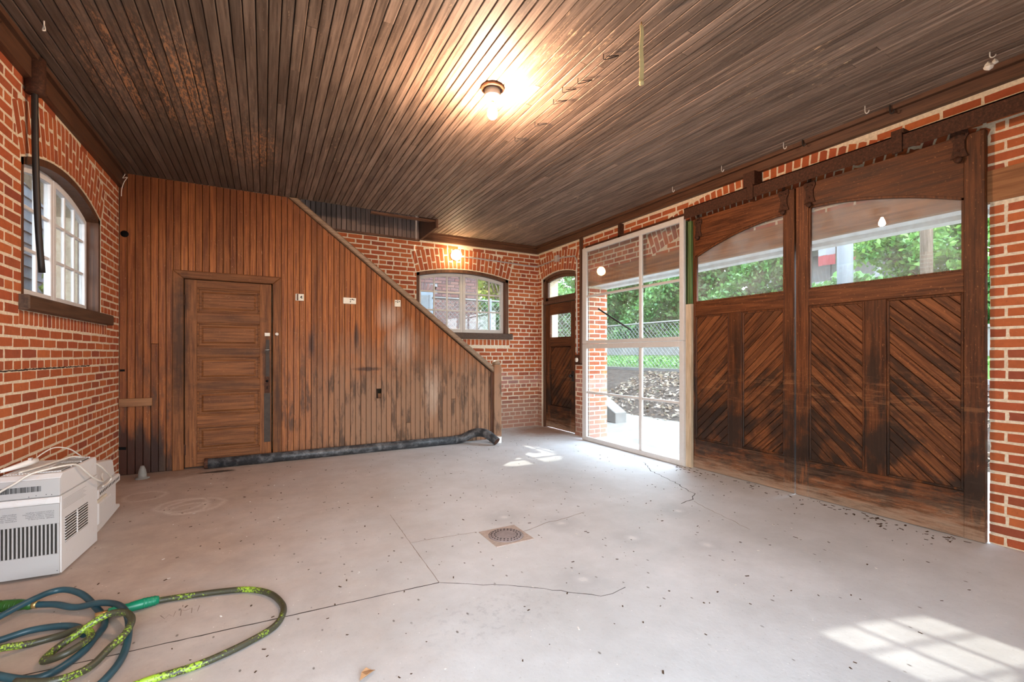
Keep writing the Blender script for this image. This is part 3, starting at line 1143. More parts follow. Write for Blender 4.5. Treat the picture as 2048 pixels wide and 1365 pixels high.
MB().box(-2.25, XL - TH, -1, 7.2, 3.45, 3.55).box(-2.29, -2.25, -1, 7.2, 3.38, 3.56).obj('shade_eave', 'shade_eave_paint', wall_left)  # unseen overhang added to shade the left window from the sky
cr = MB()
for i in range(46):
    u0 = 3.3 + i * 0.04
    cr.prism([(u0, 1.1485 + random.uniform(-.003, .003)), (u0 + .041, 1.1485 + random.uniform(-.003, .003)), (u0 + .041, 1.157 + random.uniform(-.003, .003)), (u0, 1.157 + random.uniform(-.003, .003))], -0.0025, 0.002, M_left)
cr.obj('open_joint', 'crack_dark', wall_left)['kind'] = 'stuff'

# ------------------------------------------------------------------ ceiling: every board a part
OPX, OPY = 2.085, YP           # stair opening in the ceiling: x < OPX beyond the partition
c = MB()
c.box(XL - TH, OPX + 0.02, YN - TH, YP + 0.03, H + 0.02, H + 0.12).box(OPX + 0.02, XR + TH, YN - TH, YB + 0.1, H + 0.02, H + 0.12)
ceiling = struct(c.obj('ceiling', 'gap_shade'), 'dark varnished beadboard ceiling of narrow boards')
BW = 0.0625
rect_ = lambda u0, u1, z0, z1: [(u0, z0), (u1, z0), (u1, z1), (u0, z1)]


def board_mesh():
    hw, g = BW / 2, 0.0024
    prof = [(-hw + g, .02), (-hw + g, .0045), (-hw + .0056, 0), (hw - .0056, 0), (hw - g, .0045), (hw - g, .02)]
    v = [(x, y, z) for y in (0, 1) for x, z in prof]
    n = len(prof)
    f = [tuple(range(n)), tuple(range(n, 2 * n))] + [(i, (i + 1) % n, n + (i + 1) % n, n + i) for i in range(n)]
    return MB().add(v, f).mesh('board', 'ceiling_board')


BOARD = board_mesh()
x = XL + 0.02 + BW / 2
while x < XR - 0.02:
    y1 = YP + 0.005 if x < OPX else YB - 0.02
    cuts = [YN + 0.02]
    if random.random() < 0.62:
        cuts.append(random.uniform(1.2, 5.2))
    cuts.append(y1)
    for a, b in zip(cuts, cuts[1:]):
        o = link('board', BOARD)
        o.parent = ceiling
        o.location = (x, a + 0.001, H + random.uniform(-.0012, .0012))
        o.scale = (1, b - a - 0.003, 1)
    x += BW

ul = bpy.data.lights.new('upstairs_window_light', 'AREA')
ul.size, ul.energy, ul.color = 0.6, 14, (0.75, 0.87, 1.0)
uo = bpy.data.objects.new('upstairs_window_light', ul)
COL.objects.link(uo)
uo.location = (0.1, 6.2, 4.38)
uo.rotation_euler = (math.radians(18), math.radians(-25), 0)
# upstairs shaft above the stair, seen through the opening
sh = MB()
sh.box(XL, OPX, YP + 0.03, YP + 0.06, H + 0.02, 4.45).box(XL, OPX, YP, YB, 4.42, 4.5)
sh.box(XL - 0.06, XL, YP, YB, H, 4.45).box(OPX + 0.04, OPX + 0.10, YP, YB, H, 4.45)
wall_shaft = struct(sh.obj('wall_shaft', 'shaft_board'), 'boarded stair shaft rising above the ceiling')
MB().prism(rect_(0.05, OPX, 3.005, 4.42), -0.003, -0.001, M_back).obj('backing', 'gap_shade', wall_shaft)
x = 0.10
while x < OPX:
    MB().prism([(x + .001, 3.005), (min(x + 0.0605, OPX) - .001, 3.005), (min(x + 0.0605, OPX) - .001, 4.42), (x + .001, 4.42)], -0.022, 0.0, M_back, 0.003).obj('board', 'shaft_board', wall_shaft)
    x += 0.0662
MB().box(0.3, OPX, YB - 0.045, YB, 2.978, 3.006).obj('ledge_trim', 'trim_x', wall_shaft)
MB().box(OPX, OPX + 0.035, YP + 0.0, YB, 3.0, 3.5).obj('end_board', 'trim_z', wall_shaft)
MB().box(1.22, OPX, YP + 0.035, YP + 0.09, 3.09, 3.115).obj('ceiling_edge_trim', 'trim_x', wall_shaft)

# crown boards
t = MB().box(XL, XL + 0.045, YN, YP, 2.965, H).box(XL + 0.045, XL + 0.075, YN, YP, 3.085, H).obj('trim_left', 'trim_y')
struct(t, 'dark crown board along the brick wall with the casement window')
t = MB().box(OPX + 0.03, XR, YB - 0.05, YB, 3.0, H).box(OPX + 0.03, XR, YB - 0.085, YB - 0.05, 3.085, H).obj('trim_back', 'trim_x')
struct(t, 'brown crown board over the wall lamp')
t = MB().box(XR - 0.05, XR, YN, YB - 0.02, 3.005, H).box(XR - 0.085, XR - 0.05, YN, YB - 0.02, 3.085, H).obj('trim_right', 'trim_y')
struct(t, 'dark crown board above the barn doors')

# ------------------------------------------------------------------ partition
b = MB()
YPB = 0.03
b.prism([(XL, 0), (-0.80, 0), (-0.80, 2.10), (0.13, 2.10), (0.13, 0), (2.98, 0), (2.98, RAKE(2.98) - 0.03), (0.272, 3.10), (XL, 3.12)][:0] or [(XL, 0), (-0.80, 0), (-0.80, 3.12), (XL, 3.12)], 0.02, 0.05, M_part)
b.prism([(-0.80, 2.11), (0.13, 2.11), (0.13, 3.12), (-0.80, 3.12)], 0.02, 0.05, M_part)
HOLE = (1.306, 1.349, 0.676, 0.80)
for u0, u1 in ((0.13, HOLE[0]), (HOLE[1], 2.98)):
    b.prism([(u0, 0), (u1, 0), (u1, min(3.12, RAKE(u1) - 0.02)), (u0, min(3.12, RAKE(u0) - 0.02))], 0.02, 0.05, M_part)
b.prism([(HOLE[0], 0), (HOLE[1], 0), (HOLE[1], HOLE[2]), (HOLE[0], HOLE[2])], 0.02, 0.05, M_part)
b.prism([(HOLE[0], HOLE[3]), (HOLE[1], HOLE[3]), (HOLE[1], RAKE(HOLE[1]) - .02), (HOLE[0], RAKE(HOLE[0]) - .02)], 0.02, 0.05, M_part)
wall_part = struct(b.obj('wall_partition', 'gap_shade'), 'wooden beadboard partition enclosing the stair, sloping down to the newel')
PW = 0.0647
u = XL + 0.003
i = 0
while u < 2.955:
    a, c_ = u + .002, min(u + PW, 2.957) - .002
    polys = []
    full = [(a, 0.004), (c_, 0.004), (c_, H), (a, H)]
    full = clip_poly(full, 2.133, 2.687, 2.133 * 0.272 + 2.687 * 3.10)
    segs = [(0, 4)]
    if c_ > -0.862 + 0.02 and a < 0.182 - 0.02:
        segs = [(2.14, 4)]
        cut = None
    elif abs((a + c_) / 2 - 1.3275) < PW / 2:
        segs = [(0, HOLE[2]), (HOLE[3], 4)]
    elif i == 46:
        segs = [(0, 0.33), (0.333, 4)]
    elif i == 56:
        segs = [(0, 0.62), (0.622, 4)]
    elif i % 11 == 4 and a < -0.85:
        segs = [(0, 1.36), (1.362, 4)]
    for z0, z1 in segs:
        q = clip_poly(clip_poly(full, 0, 1, z1), 0, -1, -z0)
        if len(q) >= 3:
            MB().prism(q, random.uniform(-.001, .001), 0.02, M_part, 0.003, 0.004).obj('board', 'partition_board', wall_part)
    u += PW
    i += 1
# sloping cap and newel of the stair
d_ = Vector((2.687, 0, -2.133)).normalized()
nrm = Vector((d_.z * -1, 0, d_.x))
p0, p1 = Vector((0.255, 0, 3.115)), Vector((2.985, 0, RAKE(2.985) - 0.02))
cap = MB()
q = [(p0.x, p0.z - 0.0), (p0.x + nrm.x * 0.075 + .05, H - 0.003), (p1.x, p1.z + 0.085), (p1.x, p1.z - 0.0)]
cap.prism(q, -0.045, 0.065, M_part, 0.012)
cap.obj('rake_cap', 'rail_cap', wall_part)
nw = MB()
nw.box(2.962, 3.078, YP - 0.055, YP + 0.062, 0, 1.09)
nw.lathe([(0.058, 1.09), (0.062, 1.10), (0.063, 1.125), (0.05, 1.15), (0.0, 1.158)], (3.02, YP + 0.003, 0), 16)
MB().box(2.962, 3.078, YP - 0.055, YP + 0.062, 0, 1.095).obj('newel_post', 'partition_board', wall_part)
MB().lathe([(0.05, 1.09), (0.060, 1.10), (0.063, 1.12), (0.055, 1.142), (0.03, 1.156), (0.001, 1.16)], (3.02, YP + 0.003, 0), 18).obj('newel_cap', 'rail_cap', wall_part)
MB().box(2.925, 2.962, YP - 0.02, YP + 0.03, 0, RAKE(2.94) - 0.03).obj('stair_jamb', 'trim_z', wall_part)
MB().lathe([(0.034, 0), (0.034, 0.02), (0.0, 0.021)], (-1.262, YP - 0.004, 2.492), 20, 'y').obj('round_hole', 'void', wall_part)
MB().box(1.295, 1.36, YP + 0.045, YP + 0.065, 0.66, 0.735).obj('stud', 'raw_block', wall_part)
MB().prism([(XL + 0.01, 1.072), (XL + 0.05, 1.072), (XL + 0.05, 1.094), (XL + 0.01, 1.094)], -0.003, 0.01, M_part).obj('knot_hole', 'void', wall_part)
MB().prism([(XL + 0.0, 0.268), (XL + 0.06, 0.262), (XL + 0.062, 0.292), (XL + 0.0, 0.298)], -0.003, 0.01, M_part).obj('knot_hole', 'void', wall_part)

# stair behind the partition
st = MB()
n = 14
for i in range(n):
    x1_ = 3.0 - i * 0.225
    st.box(x1_ - 0.245, x1_, YP + 0.07, YB - 0.03, (i + 1) * 0.2 - 0.03, (i + 1) * 0.2)
    st.box(x1_ - 0.225 - 0.02 + 0.225, x1_ - 0.0, YP + 0.07, YB - 0.03, i * 0.2, (i + 1) * 0.2 - 0.03)
sts = struct(st.obj('stair_slab', 'stair_tread'), 'narrow wooden stair rising behind the partition')

# ------------------------------------------------------------------ closet door in the partition
door = struct(MB().box(-0.80, -0.765, YP + 0.0, YP + 0.09, 0, 2.105).box(0.092, 0.13, YP, YP + 0.09, 0, 2.105).box(-0.80, 0.13, YP, YP + 0.09, 2.072, 2.11).obj('door_1', 'trim_z'),
              'brown five-panel wooden door in the partition')
zc = 0.0
for poly, mt in (([(-0.862, 0), (-0.762, 0), (-0.762, 2.072), (-0.862, 2.157)], 'door_wood'), ([(0.090, 0), (0.182, 0), (0.182, 2.157), (0.090, 2.072)], 'door_wood'),
                 ([(-0.762, 2.072), (0.090, 2.072), (0.182, 2.157), (-0.862, 2.157)], 'door_wood_flat')):
    MB().prism(poly, -0.026, 0.0, M_part, 0.006).obj('casing', mt, door)
DY = 0.012
for u0, u1 in ((-0.757, -0.647), (-0.042, 0.076)):
    MB().prism([(u0, 0.015), (u1, 0.015), (u1, 2.068), (u0, 2.068)], DY, DY + 0.036, M_part, 0.002).obj('stile', 'door_wood', door)
PZ = [(0.177, 0.454), (0.567, 0.843), (0.957, 1.228), (1.33, 1.602), (1.707, 1.984)]
edges = [0.015] + [q for p in PZ for q in p] + [2.068]
for i in range(0, len(edges), 2):
    MB().prism([(-0.647, edges[i]), (-0.042, edges[i]), (-0.042, edges[i + 1]), (-0.647, edges[i + 1])], DY, DY + 0.036, M_part, 0.002).obj('rail', 'door_wood_flat', door)
for z0, z1 in PZ:
    pb = MB()
    pb.prism([(-0.645, z0), (-0.044, z0), (-0.044, z1), (-0.645, z1)], DY + 0.020, DY + 0.032, M_part)
    pb.prism([(-0.605, z0 + .040), (-0.084, z0 + .040), (-0.084, z1 - .040), (-0.605, z1 - .040)], DY + 0.006, DY + 0.022, M_part, 0.018, 0.010)
    po = pb.obj('panel', 'door_wood_flat', door)
    mo = MB()
    A, Bq = [(-0.648, z0 - .001), (-0.041, z0 - .001), (-0.041, z1 + .001), (-0.648, z1 + .001)], [(-0.628, z0 + .019), (-0.061, z0 + .019), (-0.061, z1 - .019), (-0.628, z1 - .019)]
    for i in range(4):
        j = (i + 1) % 4
        mo.prism([A[i], A[j], Bq[j], Bq[i]], DY + 0.002, DY + 0.024, M_part, 0.005)
    mo.obj('moulding', 'door_wood_flat', po)
for z in (1.84, 0.21):
    hb = MB()
    hb.tube([(-0.762, YP + 0.004, z - 0.06), (-0.762, YP + 0.004, z + 0.06)], 0.009, 8)
    hb.box(-0.775, -0.745, YP + 0.006, YP + 0.013, z - 0.055, z + 0.055)
    hb.obj('hinge', 'rusty_iron', door)
lk = MB()
lk.prism([(0.005, 0.80), (0.058, 0.80), (0.058, 0.985), (0.005, 0.985)], DY - 0.005, DY + 0.002, M_part, 0.002)
lp = lk.obj('lock_plate', 'rusty_iron', door)
MB().lathe([(0.014, -0.006), (0.014, 0.004), (0.006, 0.0041), (0.0055, 0.0)], (0.031, YP + DY, 0.935), 14, 'y').obj('spindle_hole', 'void', lp)
MB().prism([(0.027, 0.845), (0.036, 0.845), (0.036, 0.875), (0.027, 0.875)], DY - 0.0065, DY, M_part).obj('keyhole', 'void', lp)
MB().prism([(0.000, 0.225), (0.066, 0.225), (0.066, 0.795), (0.000, 0.795)], DY - 0.003, DY + 0.002, M_part, 0.001).obj('kick_strip', 'old_leather', door)
MB().prism([(0.020, 0.99), (0.056, 0.99), (0.056, 1.42), (0.020, 1.42)], DY - 0.002, DY + 0.002, M_part, 0.001).obj('rubbing_strip', 'old_leather', door)
la = MB()
la.prism([(0.006, 1.462), (0.062, 1.462), (0.062, 1.500), (0.006, 1.500)], DY - 0.022, DY, M_part, 0.004)
la.obj('slide_bolt', 'cream_plastic', door)
MB().tube([(0.012, YP + DY - 0.004, 1.285), (0.012, YP + DY - 0.02, 1.30), (0.05, YP + DY - 0.022, 1.302), (0.06, YP + DY - 0.005, 1.295)], 0.006, 6).obj('latch_pull', 'galvanised', door)
MB().lathe([(0.012, -0.03), (0.018, -0.034), (0.019, -0.046), (0.014, -0.055), (0.0, -0.057)], (0.132, YP, 1.485), 16, 'y').obj('round_catch', 'porcelain', door)


# ------------------------------------------------------------------ arched casement windows
def casement(name, label, M, W, cols, rows_z, leaves=2, frame_m='trim_z', sash_m='white_paint', depth=0.085, sill=None, cols_u=None, sillm='stain_sill'):
    u0, u1, z0, zs, rise = W
    fw = 0.05
    n = 16
    us = [u0 + (u1 - u0) * i / n for i in range(n + 1)]
    top = lambda q, off=0.0: arc_z(q, u0, u1, zs, rise) - off
    fb = MB()
    fb.prism([(u0, z0), (u0 + fw, z0), (u0 + fw, top(u0 + fw)), (u0, top(u0))], 0.004, depth + 0.06, M)
    fb.prism([(u1 - fw, z0), (u1, z0), (u1, top(u1)), (u1 - fw, top(u1 - fw))], 0.004, depth + 0.06, M)
    fb.strip([(q, top(q, fw)) for q in us], [(q, top(q)) for q in us], 0.004, depth + 0.06, M)
    fb.prism([(u0, z0 - 0.01), (u1, z0 - 0.01), (u1, z0 + 0.02), (u0, z0 + 0.02)], 0.03, depth + 0.06, M)
    win = struct(fb.obj(name, frame_m), label)
    if sill:
        MB().prism([(sill[0], sill[2]), (sill[1], sill[2]), (sill[1], sill[3]), (sill[0], sill[3])], -0.05, 0.07, M, 0.008).obj('sill', sillm, win)
    a, b = u0 + fw, u1 - fw
    zb = z0 + 0.02
    lw = (b - a) / leaves
    for L in range(leaves):
        la_, lb_ = a + L * lw + 0.002, a + (L + 1) * lw - 0.002
        s_ = 0.046
        sb = MB()
        tp = lambda q: top(q, fw + 0.002)
        sb.prism([(la_, zb), (la_ + s_, zb), (la_ + s_, tp(la_ + s_)), (la_, tp(la_))], depth, depth + 0.04, M, 0.004)
        sb.prism([(lb_ - s_, zb), (lb_, zb), (lb_, tp(lb_)), (lb_ - s_, tp(lb_ - s_))], depth, depth + 0.04, M, 0.004)
        sb.prism([(la_ + s_, zb), (lb_ - s_, zb), (lb_ - s_, zb + 0.065), (la_ + s_, zb + 0.065)], depth, depth + 0.04, M, 0.003)
        uu = [la_ + s_ + (lb_ - la_ - 2 * s_) * i / 8 for i in range(9)]
        sb.strip([(q, tp(q) - 0.05) for q in uu], [(q, tp(q)) for q in uu], depth, depth + 0.04, M)
        sash = sb.obj('sash', sash_m, win)
        ia, ib = la_ + s_, lb_ - s_
        cu = [ia + (ib - ia) * i / cols for i in range(cols + 1)]
        iz = [zb + 0.065] + list(rows_z) + [None]
        for q in cu[1:-1]:
            MB().prism([(q - .012, iz[0]), (q + .012, iz[0]), (q + .012, tp(q) - .04), (q - .012, tp(q) - .04)], depth + 0.010, depth + 0.030, M, 0.004).obj('muntin', sash_m, sash)
        for z in rows_z:
            MB().prism([(ia, z - .012), (ib, z - .012), (ib, z + .012), (ia, z + .012)], depth + 0.011, depth + 0.029, M, 0.004).obj('muntin', sash_m, sash)
        for ci in range(cols):
            for ri in range(len(iz) - 1):
                zt0 = iz[ri + 1] if iz[ri + 1] else tp(cu[ci]) - 0.04
                zt1 = iz[ri + 1] if iz[ri + 1] else tp(cu[ci + 1]) - 0.04
                MB().prism([(cu[ci], iz[ri]), (cu[ci + 1], iz[ri]), (cu[ci + 1], zt1), (cu[ci], zt0)], depth + 0.018, depth + 0.022, M).obj('pane', 'window_glass', sash)
    return win


casement('window_1', 'arched white casement window in dark frame in the brick wall with the air conditioners', M_left, WIN_L, 3, (1.96, 2.245), sill=(3.86, 5.645, 1.525, 1.618))
casement('window_2', 'arched casement window beyond the stair, facing a brick neighbour', M_back, WIN_B, 3, (1.952, 2.24), sash_m='screen_paint', sill=(2.0, 3.70, 1.50, 1.598))
ang = math.radians(-16.5)
HG = (2.30, YN)
M_leaf = lambda u, z, d: (HG[0] + (u - 2.33) * math.cos(ang) + d * math.sin(ang) * -1, HG[1] + (u - 2.33) * math.sin(ang) - d * math.cos(ang), z)
casement('window_3', 'casement leaf standing ajar in the wall behind the viewer', M_leaf, (2.28, 3.10, 1.56, 2.54, 0.04), 3, (1.92, 2.22), 1)
blockb = MB()  # unseen boards added round the leaf to stop sun leaking past
blockb.prism([(2.0, 2.53), (3.5, 2.53), (3.5, 3.3), (2.0, 3.3)], 0.06, 0.12, M_leaf)
blockb.prism([(1.9, 1.5), (2.285, 1.5), (2.285, 2.6), (1.9, 2.6)], 0.06, 0.12, M_leaf)
blockb.prism([(3.095, 1.5), (3.5, 1.5), (3.5, 2.6), (3.095, 2.6)], 0.06, 0.12, M_leaf)
blockb.obj('sun_blocking_boards', 'trim_x', wall_near)


# ------------------------------------------------------------------ sliding barn doors
def rect(u0, u1, z0, z1):
    return [(u0, z0), (u1, z0), (u1, z1), (u0, z1)]


def pane_obj(poly, d, M, parent, m):
    return MB().prism(poly, d, d + 0.004, M).obj('pane', m, parent)


M_barn = lambda u, z, d: (4.165 + d, u, z)
BARC = lambda y: 2.545 - (y - 2.36) ** 2 / 5.4


def barn_door(name, label, ya, yb, s0, s1, mull, slope, hangers):
    """ya..yb overall, stiles reach s0 / s1 inwards, mull = centre board, slope of the diagonal planks"""
    ztop = 2.735
    core = struct(MB().prism(rect(ya + .005, yb - .005, 0.03, 1.80), 0.034, 0.046, M_barn).obj(name, 'gap_shade'), label)
    for u0, u1 in ((ya, s0), (s1, yb)):
        MB().prism(rect(u0, u1, 0.003, ztop), 0.0, 0.05, M_barn, 0.003).obj('stile', 'barn_upright', core)
    for z0, z1 in ((0.004, 0.318), (1.672, 1.818)):
        MB().prism(rect(s0, s1, z0, z1), 0.0, 0.05, M_barn, 0.003).obj('rail', 'barn_rail', core)
    n = 10
    ys = [s0 + (s1 - s0) * i / n for i in range(n + 1)]
    MB().strip([(y, BARC(y)) for y in ys], [(y, ztop) for y in ys], 0.0, 0.05, M_barn).obj('top_rail', 'barn_rail', core)
    MB().prism(rect(mull[0], mull[1], 0.318, 1.672), 0.0, 0.05, M_barn, 0.003).obj('mullion', 'barn_upright', core)
    MB().prism(rect(s0, s1, 2.56, 2.60), -0.003, 0.01, M_barn, 0.002)
    g = MB()
    g.strip([(y, BARC(y) - 0.018) for y in ys], [(y, BARC(y) + 0.001) for y in ys], 0.008, 0.03, M_barn)
    g.prism(rect(s0, s0 + .014, 1.818, BARC(s0)), 0.008, 0.03, M_barn)
    g.prism(rect(s1 - .014, s1, 1.818, BARC(s1)), 0.008, 0.03, M_barn)
    g.prism(rect(s0, s1, 1.812, 1.830), 0.006, 0.03, M_barn)
    g.obj('glazing_bead', 'barn_upright', core)
    pane_obj([(s0, 1.818)] + [(s1, 1.818)] + [(y, BARC(y)) for y in reversed(ys)], 0.028, M_barn, core, 'door_glass')
    pm = 'barn_plank_down' if slope > 0 else 'barn_plank_up'
    for u0, u1 in ((s0, mull[0]), (mull[1], s1)):
        R_ = rect(u0 + .016, u1 - .016, 0.334, 1.656)
        step = 0.0925
        c = -8.0
        while c < 5.0:
            # planks: slope*u - z between c and c+step
            q = clip_poly(clip_poly(R_, slope, -1, c + step - 0.0065), -slope, 1, -c)
            ar_ = 0.5 * abs(sum(q[i][0] * q[(i + 1) % len(q)][1] - q[(i + 1) % len(q)][0] * q[i][1] for i in range(len(q)))) if len(q) > 2 else 0
            if ar_ > 2.5e-4:
                MB().prism(q, 0.014 + random.uniform(-.001, .001), 0.034, M_barn, 0.0028 if ar_ > 2e-3 else 0.0).obj('plank', pm, core)
            c += step
        mo = MB()
        A, B_ = rect(u0, u1, 0.318, 1.672), rect(u0 + .018, u1 - .018, 0.336, 1.654)
        for i in range(4):
            j = (i + 1) % 4
            mo.prism([A[i], A[j], B_[j], B_[i]], 0.004, 0.034, M_barn, 0.005)
        mo.obj('moulding', 'barn_upright', core)
    for yc, zt in hangers:
        w_, h_ = 0.042, 0.19
        o_ = [(-1.0, 1), (-.55, .88), (.55, .88), (1.0, 1), (1.15, .8), (.7, .6), (.72, .3), (1.1, 0.02), (.4, -.02), (0, .08), (-.4, -.02), (-1.1, .02), (-.72, .3), (-.7, .6), (-1.15, .8)]
        lo = [(-1.1, .02), (-.72, .3), (-.7, .6), (-1.15, .8), (-1.0, 1)]
        hb = MB()
        for k_ in range(4):
            (xa, za), (xb, zb_) = lo[k_], lo[k_ + 1]
            hb.prism([(yc + xa * w_, zt - h_ + za * h_), (yc - xa * w_, zt - h_ + za * h_), (yc - xb * w_, zt - h_ + zb_ * h_), (yc + xb * w_, zt - h_ + zb_ * h_)], -0.012, 0.0, M_barn)
        for dy_, dz_ in ((-.02, .15), (.02, .15), (0, .05)):
            hb.lathe([(0.008, -0.02), (0.008, -0.01)], (4.165, yc + dy_, zt - h_ + dz_), 8, 'x')
        hb.prism(rect(yc - .012, yc + .012, zt - .01, 2.86), -0.012, 0.0, M_barn)
        hb.obj('hanger', 'rusty_iron', core)
        MB().lathe([(0.022, -0.03), (0.022, -0.012)], (4.165, yc, zt - h_ - 0.012), 10, 'x').obj('hanger_bolt', 'rusty_iron', core)
    return core


barn_door('door_3', 'sliding barn door nearest the bare brick end, planks slanting down towards it', 1.14, 2.352, 1.243, 2.246, (1.682, 1.824), 1, [(1.265, 2.775), (2.232, 2.75)])
barn_door('door_4', 'sliding barn door beside the white glazed screen, planks slanting the other way', 2.366, 3.54, 2.456, 3.432, (2.876, 3.022), -1, [(2.456, 2.745), (3.385, 2.72)])

# ------------------------------------------------------------------ side door with transom
M_side = lambda u, z, d: (XR + 0.05 + d, u, z)
a, b_, zs_, ri_ = SIDE[0], SIDE[1], SIDE[3], SIDE[4]
ys = [a + (b_ - a) * i / 12 for i in range(13)]
fr = MB()
fr.prism(rect(a, a + 0.055, 0, arc_z(a + .055, a, b_, zs_, ri_)), -0.02, 0.08, M_side)
fr.prism(rect(b_ - 0.055, b_, 0, arc_z(b_ - .055, a, b_, zs_, ri_)), -0.02, 0.08, M_side)
fr.strip([(y, arc_z(y, a, b_, zs_, ri_) - 0.05) for y in ys], [(y, arc_z(y, a, b_, zs_, ri_)) for y in ys], -0.02, 0.08, M_side)
fr.prism(rect(a, b_, 2.10, 2.155), -0.03, 0.08, M_side, 0.006)
sdoor = struct(fr.obj('door_2', 'trim_z'), 'narrow dark plank door with arched transom in the corner')
tb = MB()
tb.prism(rect(a + .055, b_ - .055, 2.155, 2.215), 0.0, 0.04, M_side, 0.004)
tb.prism(rect(a + .055, 5.775, 2.155, arc_z(5.76, a, b_, zs_, ri_) - .05), 0.0, 0.04, M_side)
tb.prism(rect(6.545, b_ - .055, 2.155, arc_z(6.6, a, b_, zs_, ri_) - .05), 0.0, 0.04, M_side)
ys2 = ys[1:-1]
tb.strip([(y, arc_z(y, a, b_, zs_, ri_) - 0.095) for y in ys2], [(y, arc_z(y, a, b_, zs_, ri_) - .05) for y in ys2], 0.0, 0.04, M_side)
tr = tb.obj('transom', 'trim_z', sdoor)
pane_obj([(5.77, 2.21), (6.55, 2.21)] + [(y, arc_z(y, a, b_, zs_, ri_) - .09) for y in reversed(ys2)], 0.018, M_side, tr, 'door_glass')
for u0, u1 in ((a + .058, 5.888), (6.478, b_ - .058)):
    MB().prism(rect(u0, u1, 0.015, 2.095), 0.0, 0.04, M_side, 0.003).obj('stile', 'barn_upright', sdoor)
for z0, z1 in ((0.015, 0.385), (1.377, 1.535), (1.915, 2.095)):
    MB().prism(rect(5.888, 6.478, z0, z1), 0.0, 0.04, M_side, 0.003).obj('rail', 'barn_rail', sdoor)
pane_obj(rect(5.885, 6.48, 1.53, 1.92), 0.018, M_side, sdoor, 'door_glass')
MB().prism(rect(5.888, 6.478, 0.385, 1.377), 0.028, 0.036, M_side).obj('backing', 'gap_shade', sdoor)
R_ = rect(5.90, 6.466, 0.397, 1.365)
c = -8.0
while c < 8:
    q = clip_poly(clip_poly(R_, -1, -1, c + 0.081), 1, 1, -c)
    if len(q) > 2:
        ar_ = 0.5 * abs(sum(q[i][0] * q[(i + 1) % len(q)][1] - q[(i + 1) % len(q)][0] * q[i][1] for i in range(len(q))))
        if ar_ > 2.5e-4:
            MB().prism(q, 0.013, 0.028, M_side, 0.0028 if ar_ > 2e-3 else 0).obj('plank', 'barn_plank_up', sdoor)
    c += 0.0925
kb = MB().lathe([(0.010, 0.0), (0.010, -0.03), (0.026, -0.035), (0.030, -0.05), (0.022, -0.066), (0.001, -0.07)], (XR + 0.05, 5.835, 0.91), 14, 'x')
kb.obj('knob', 'dark_iron', sdoor)
MB().prism(rect(5.80, 5.862, 0.82, 0.99), -0.006, 0.002, M_side, 0.003).obj('rim_lock', 'dark_iron', sdoor)

# ------------------------------------------------------------------ white glazed screen standing in the opening
M_scr = lambda u, z, d: (4.085 + d, u, z)
scr = thing('glazed_screen', 'white framed glazed screen of two stacked sashes in the wide opening', 'glazed screen', (4.1, 4.44, 0))
for z0, z1, zm, lo, hi in ((0.004, 1.398, 0.702, 0.062, 1.332), (1.402, 2.785, 2.083, 1.448, 2.725)):
    sb = MB()
    sb.prism(rect(3.52, 3.582, z0, z1), 0, 0.035, M_scr, 0.004)
    sb.prism(rect(5.257, 5.352, z0, z1), 0, 0.035, M_scr, 0.004)
    sb.prism(rect(3.582, 5.257, z0, lo), 0, 0.035, M_scr, 0.004)
    sb.prism(rect(3.582, 5.257, hi, z1), 0, 0.035, M_scr, 0.004)
    sa = sb.obj('sash', 'screen_paint', scr)
    MB().prism(rect(4.163, 4.215, lo, hi), 0.004, 0.032, M_scr, 0.008).obj('muntin', 'screen_paint', sa)
    for u0, u1 in ((3.582, 4.163), (4.215, 5.257)):
        MB().prism(rect(u0, u1, zm - .016, zm + .016), 0.005, 0.03, M_scr, 0.008).obj('muntin', 'screen_paint', sa)
        pane_obj(rect(u0, u1, lo, zm), 0.016, M_scr, sa, 'screen_glass')
        pane_obj(rect(u0, u1, zm, hi), 0.016, M_scr, sa, 'screen_glass')
rod = MB().tube([(4.072, 4.965, 1.878), (4.072, 4.33, 1.556)], 0.012, 8)
tag(rod.obj('stay_rod', 'black_rubber'), 'black stay rod lying aslant across the glazed screen', 'rod')

# posts at the seam of screen and door
t = MB().box(4.125, 4.16, 3.45, 3.535, 0, 1.805).obj('trim_1', 'flaking_post')
struct(t, 'peeling pale door post beside the glazed screen')
t = MB().box(4.165, 4.24, 3.545, 3.60, 1.0, 2.75).box(4.13, 4.16, 3.455, 3.50, 1.81, 2.72).obj('trim_2', 'green_post')
struct(t, 'green painted strip above the peeling door post')
t = MB().box(XR - 0.05, XR - 0.005, 5.495, 5.53, 1.12, 3.0).obj('trim_3', 'trim_z')
struct(t, 'thin dark upright beside the conduit')

# ------------------------------------------------------------------ sliding track
trk = thing('sliding_track', 'rusty iron track the barn doors hang from', 'door track', (4.12, 2.2, 2.8))
for y0, y1 in ((-0.6, 1.553), (1.556, 2.765), (2.768, 3.515)):
    MB().box(4.085, 4.09, y0, y1, 2.745, 2.86).box(4.085, 4.15, y0, y1, 2.852, 2.862).box(4.15, 4.155, y0, y1, 2.79, 2.862).obj('rail', 'rusty_iron', trk)
MB().box(4.15, 4.17, 3.54, 5.36, 2.795, 2.835).obj('thin_rail', 'rusty_iron', trk)
for y0, y1, z1 in ((2.70, 2.815, 3.005), (1.55, 1.625, 2.905), (4.62, 4.66, 2.99)):
    bk = MB().box(4.15 if y0 > 4 else 4.10, XR, y0, y1, 2.80, z1)
    if y0 < 4:
        bk.box(4.075, 4.10, y0, y0 + 0.06, 2.73, 2.87)
    bk.obj('bracket', 'rusty_iron', trk)
MB().box(4.16, XR - 0.001, 0.3, 3.5, 2.82, 2.87).obj('backing_board', 'trim_y', trk)

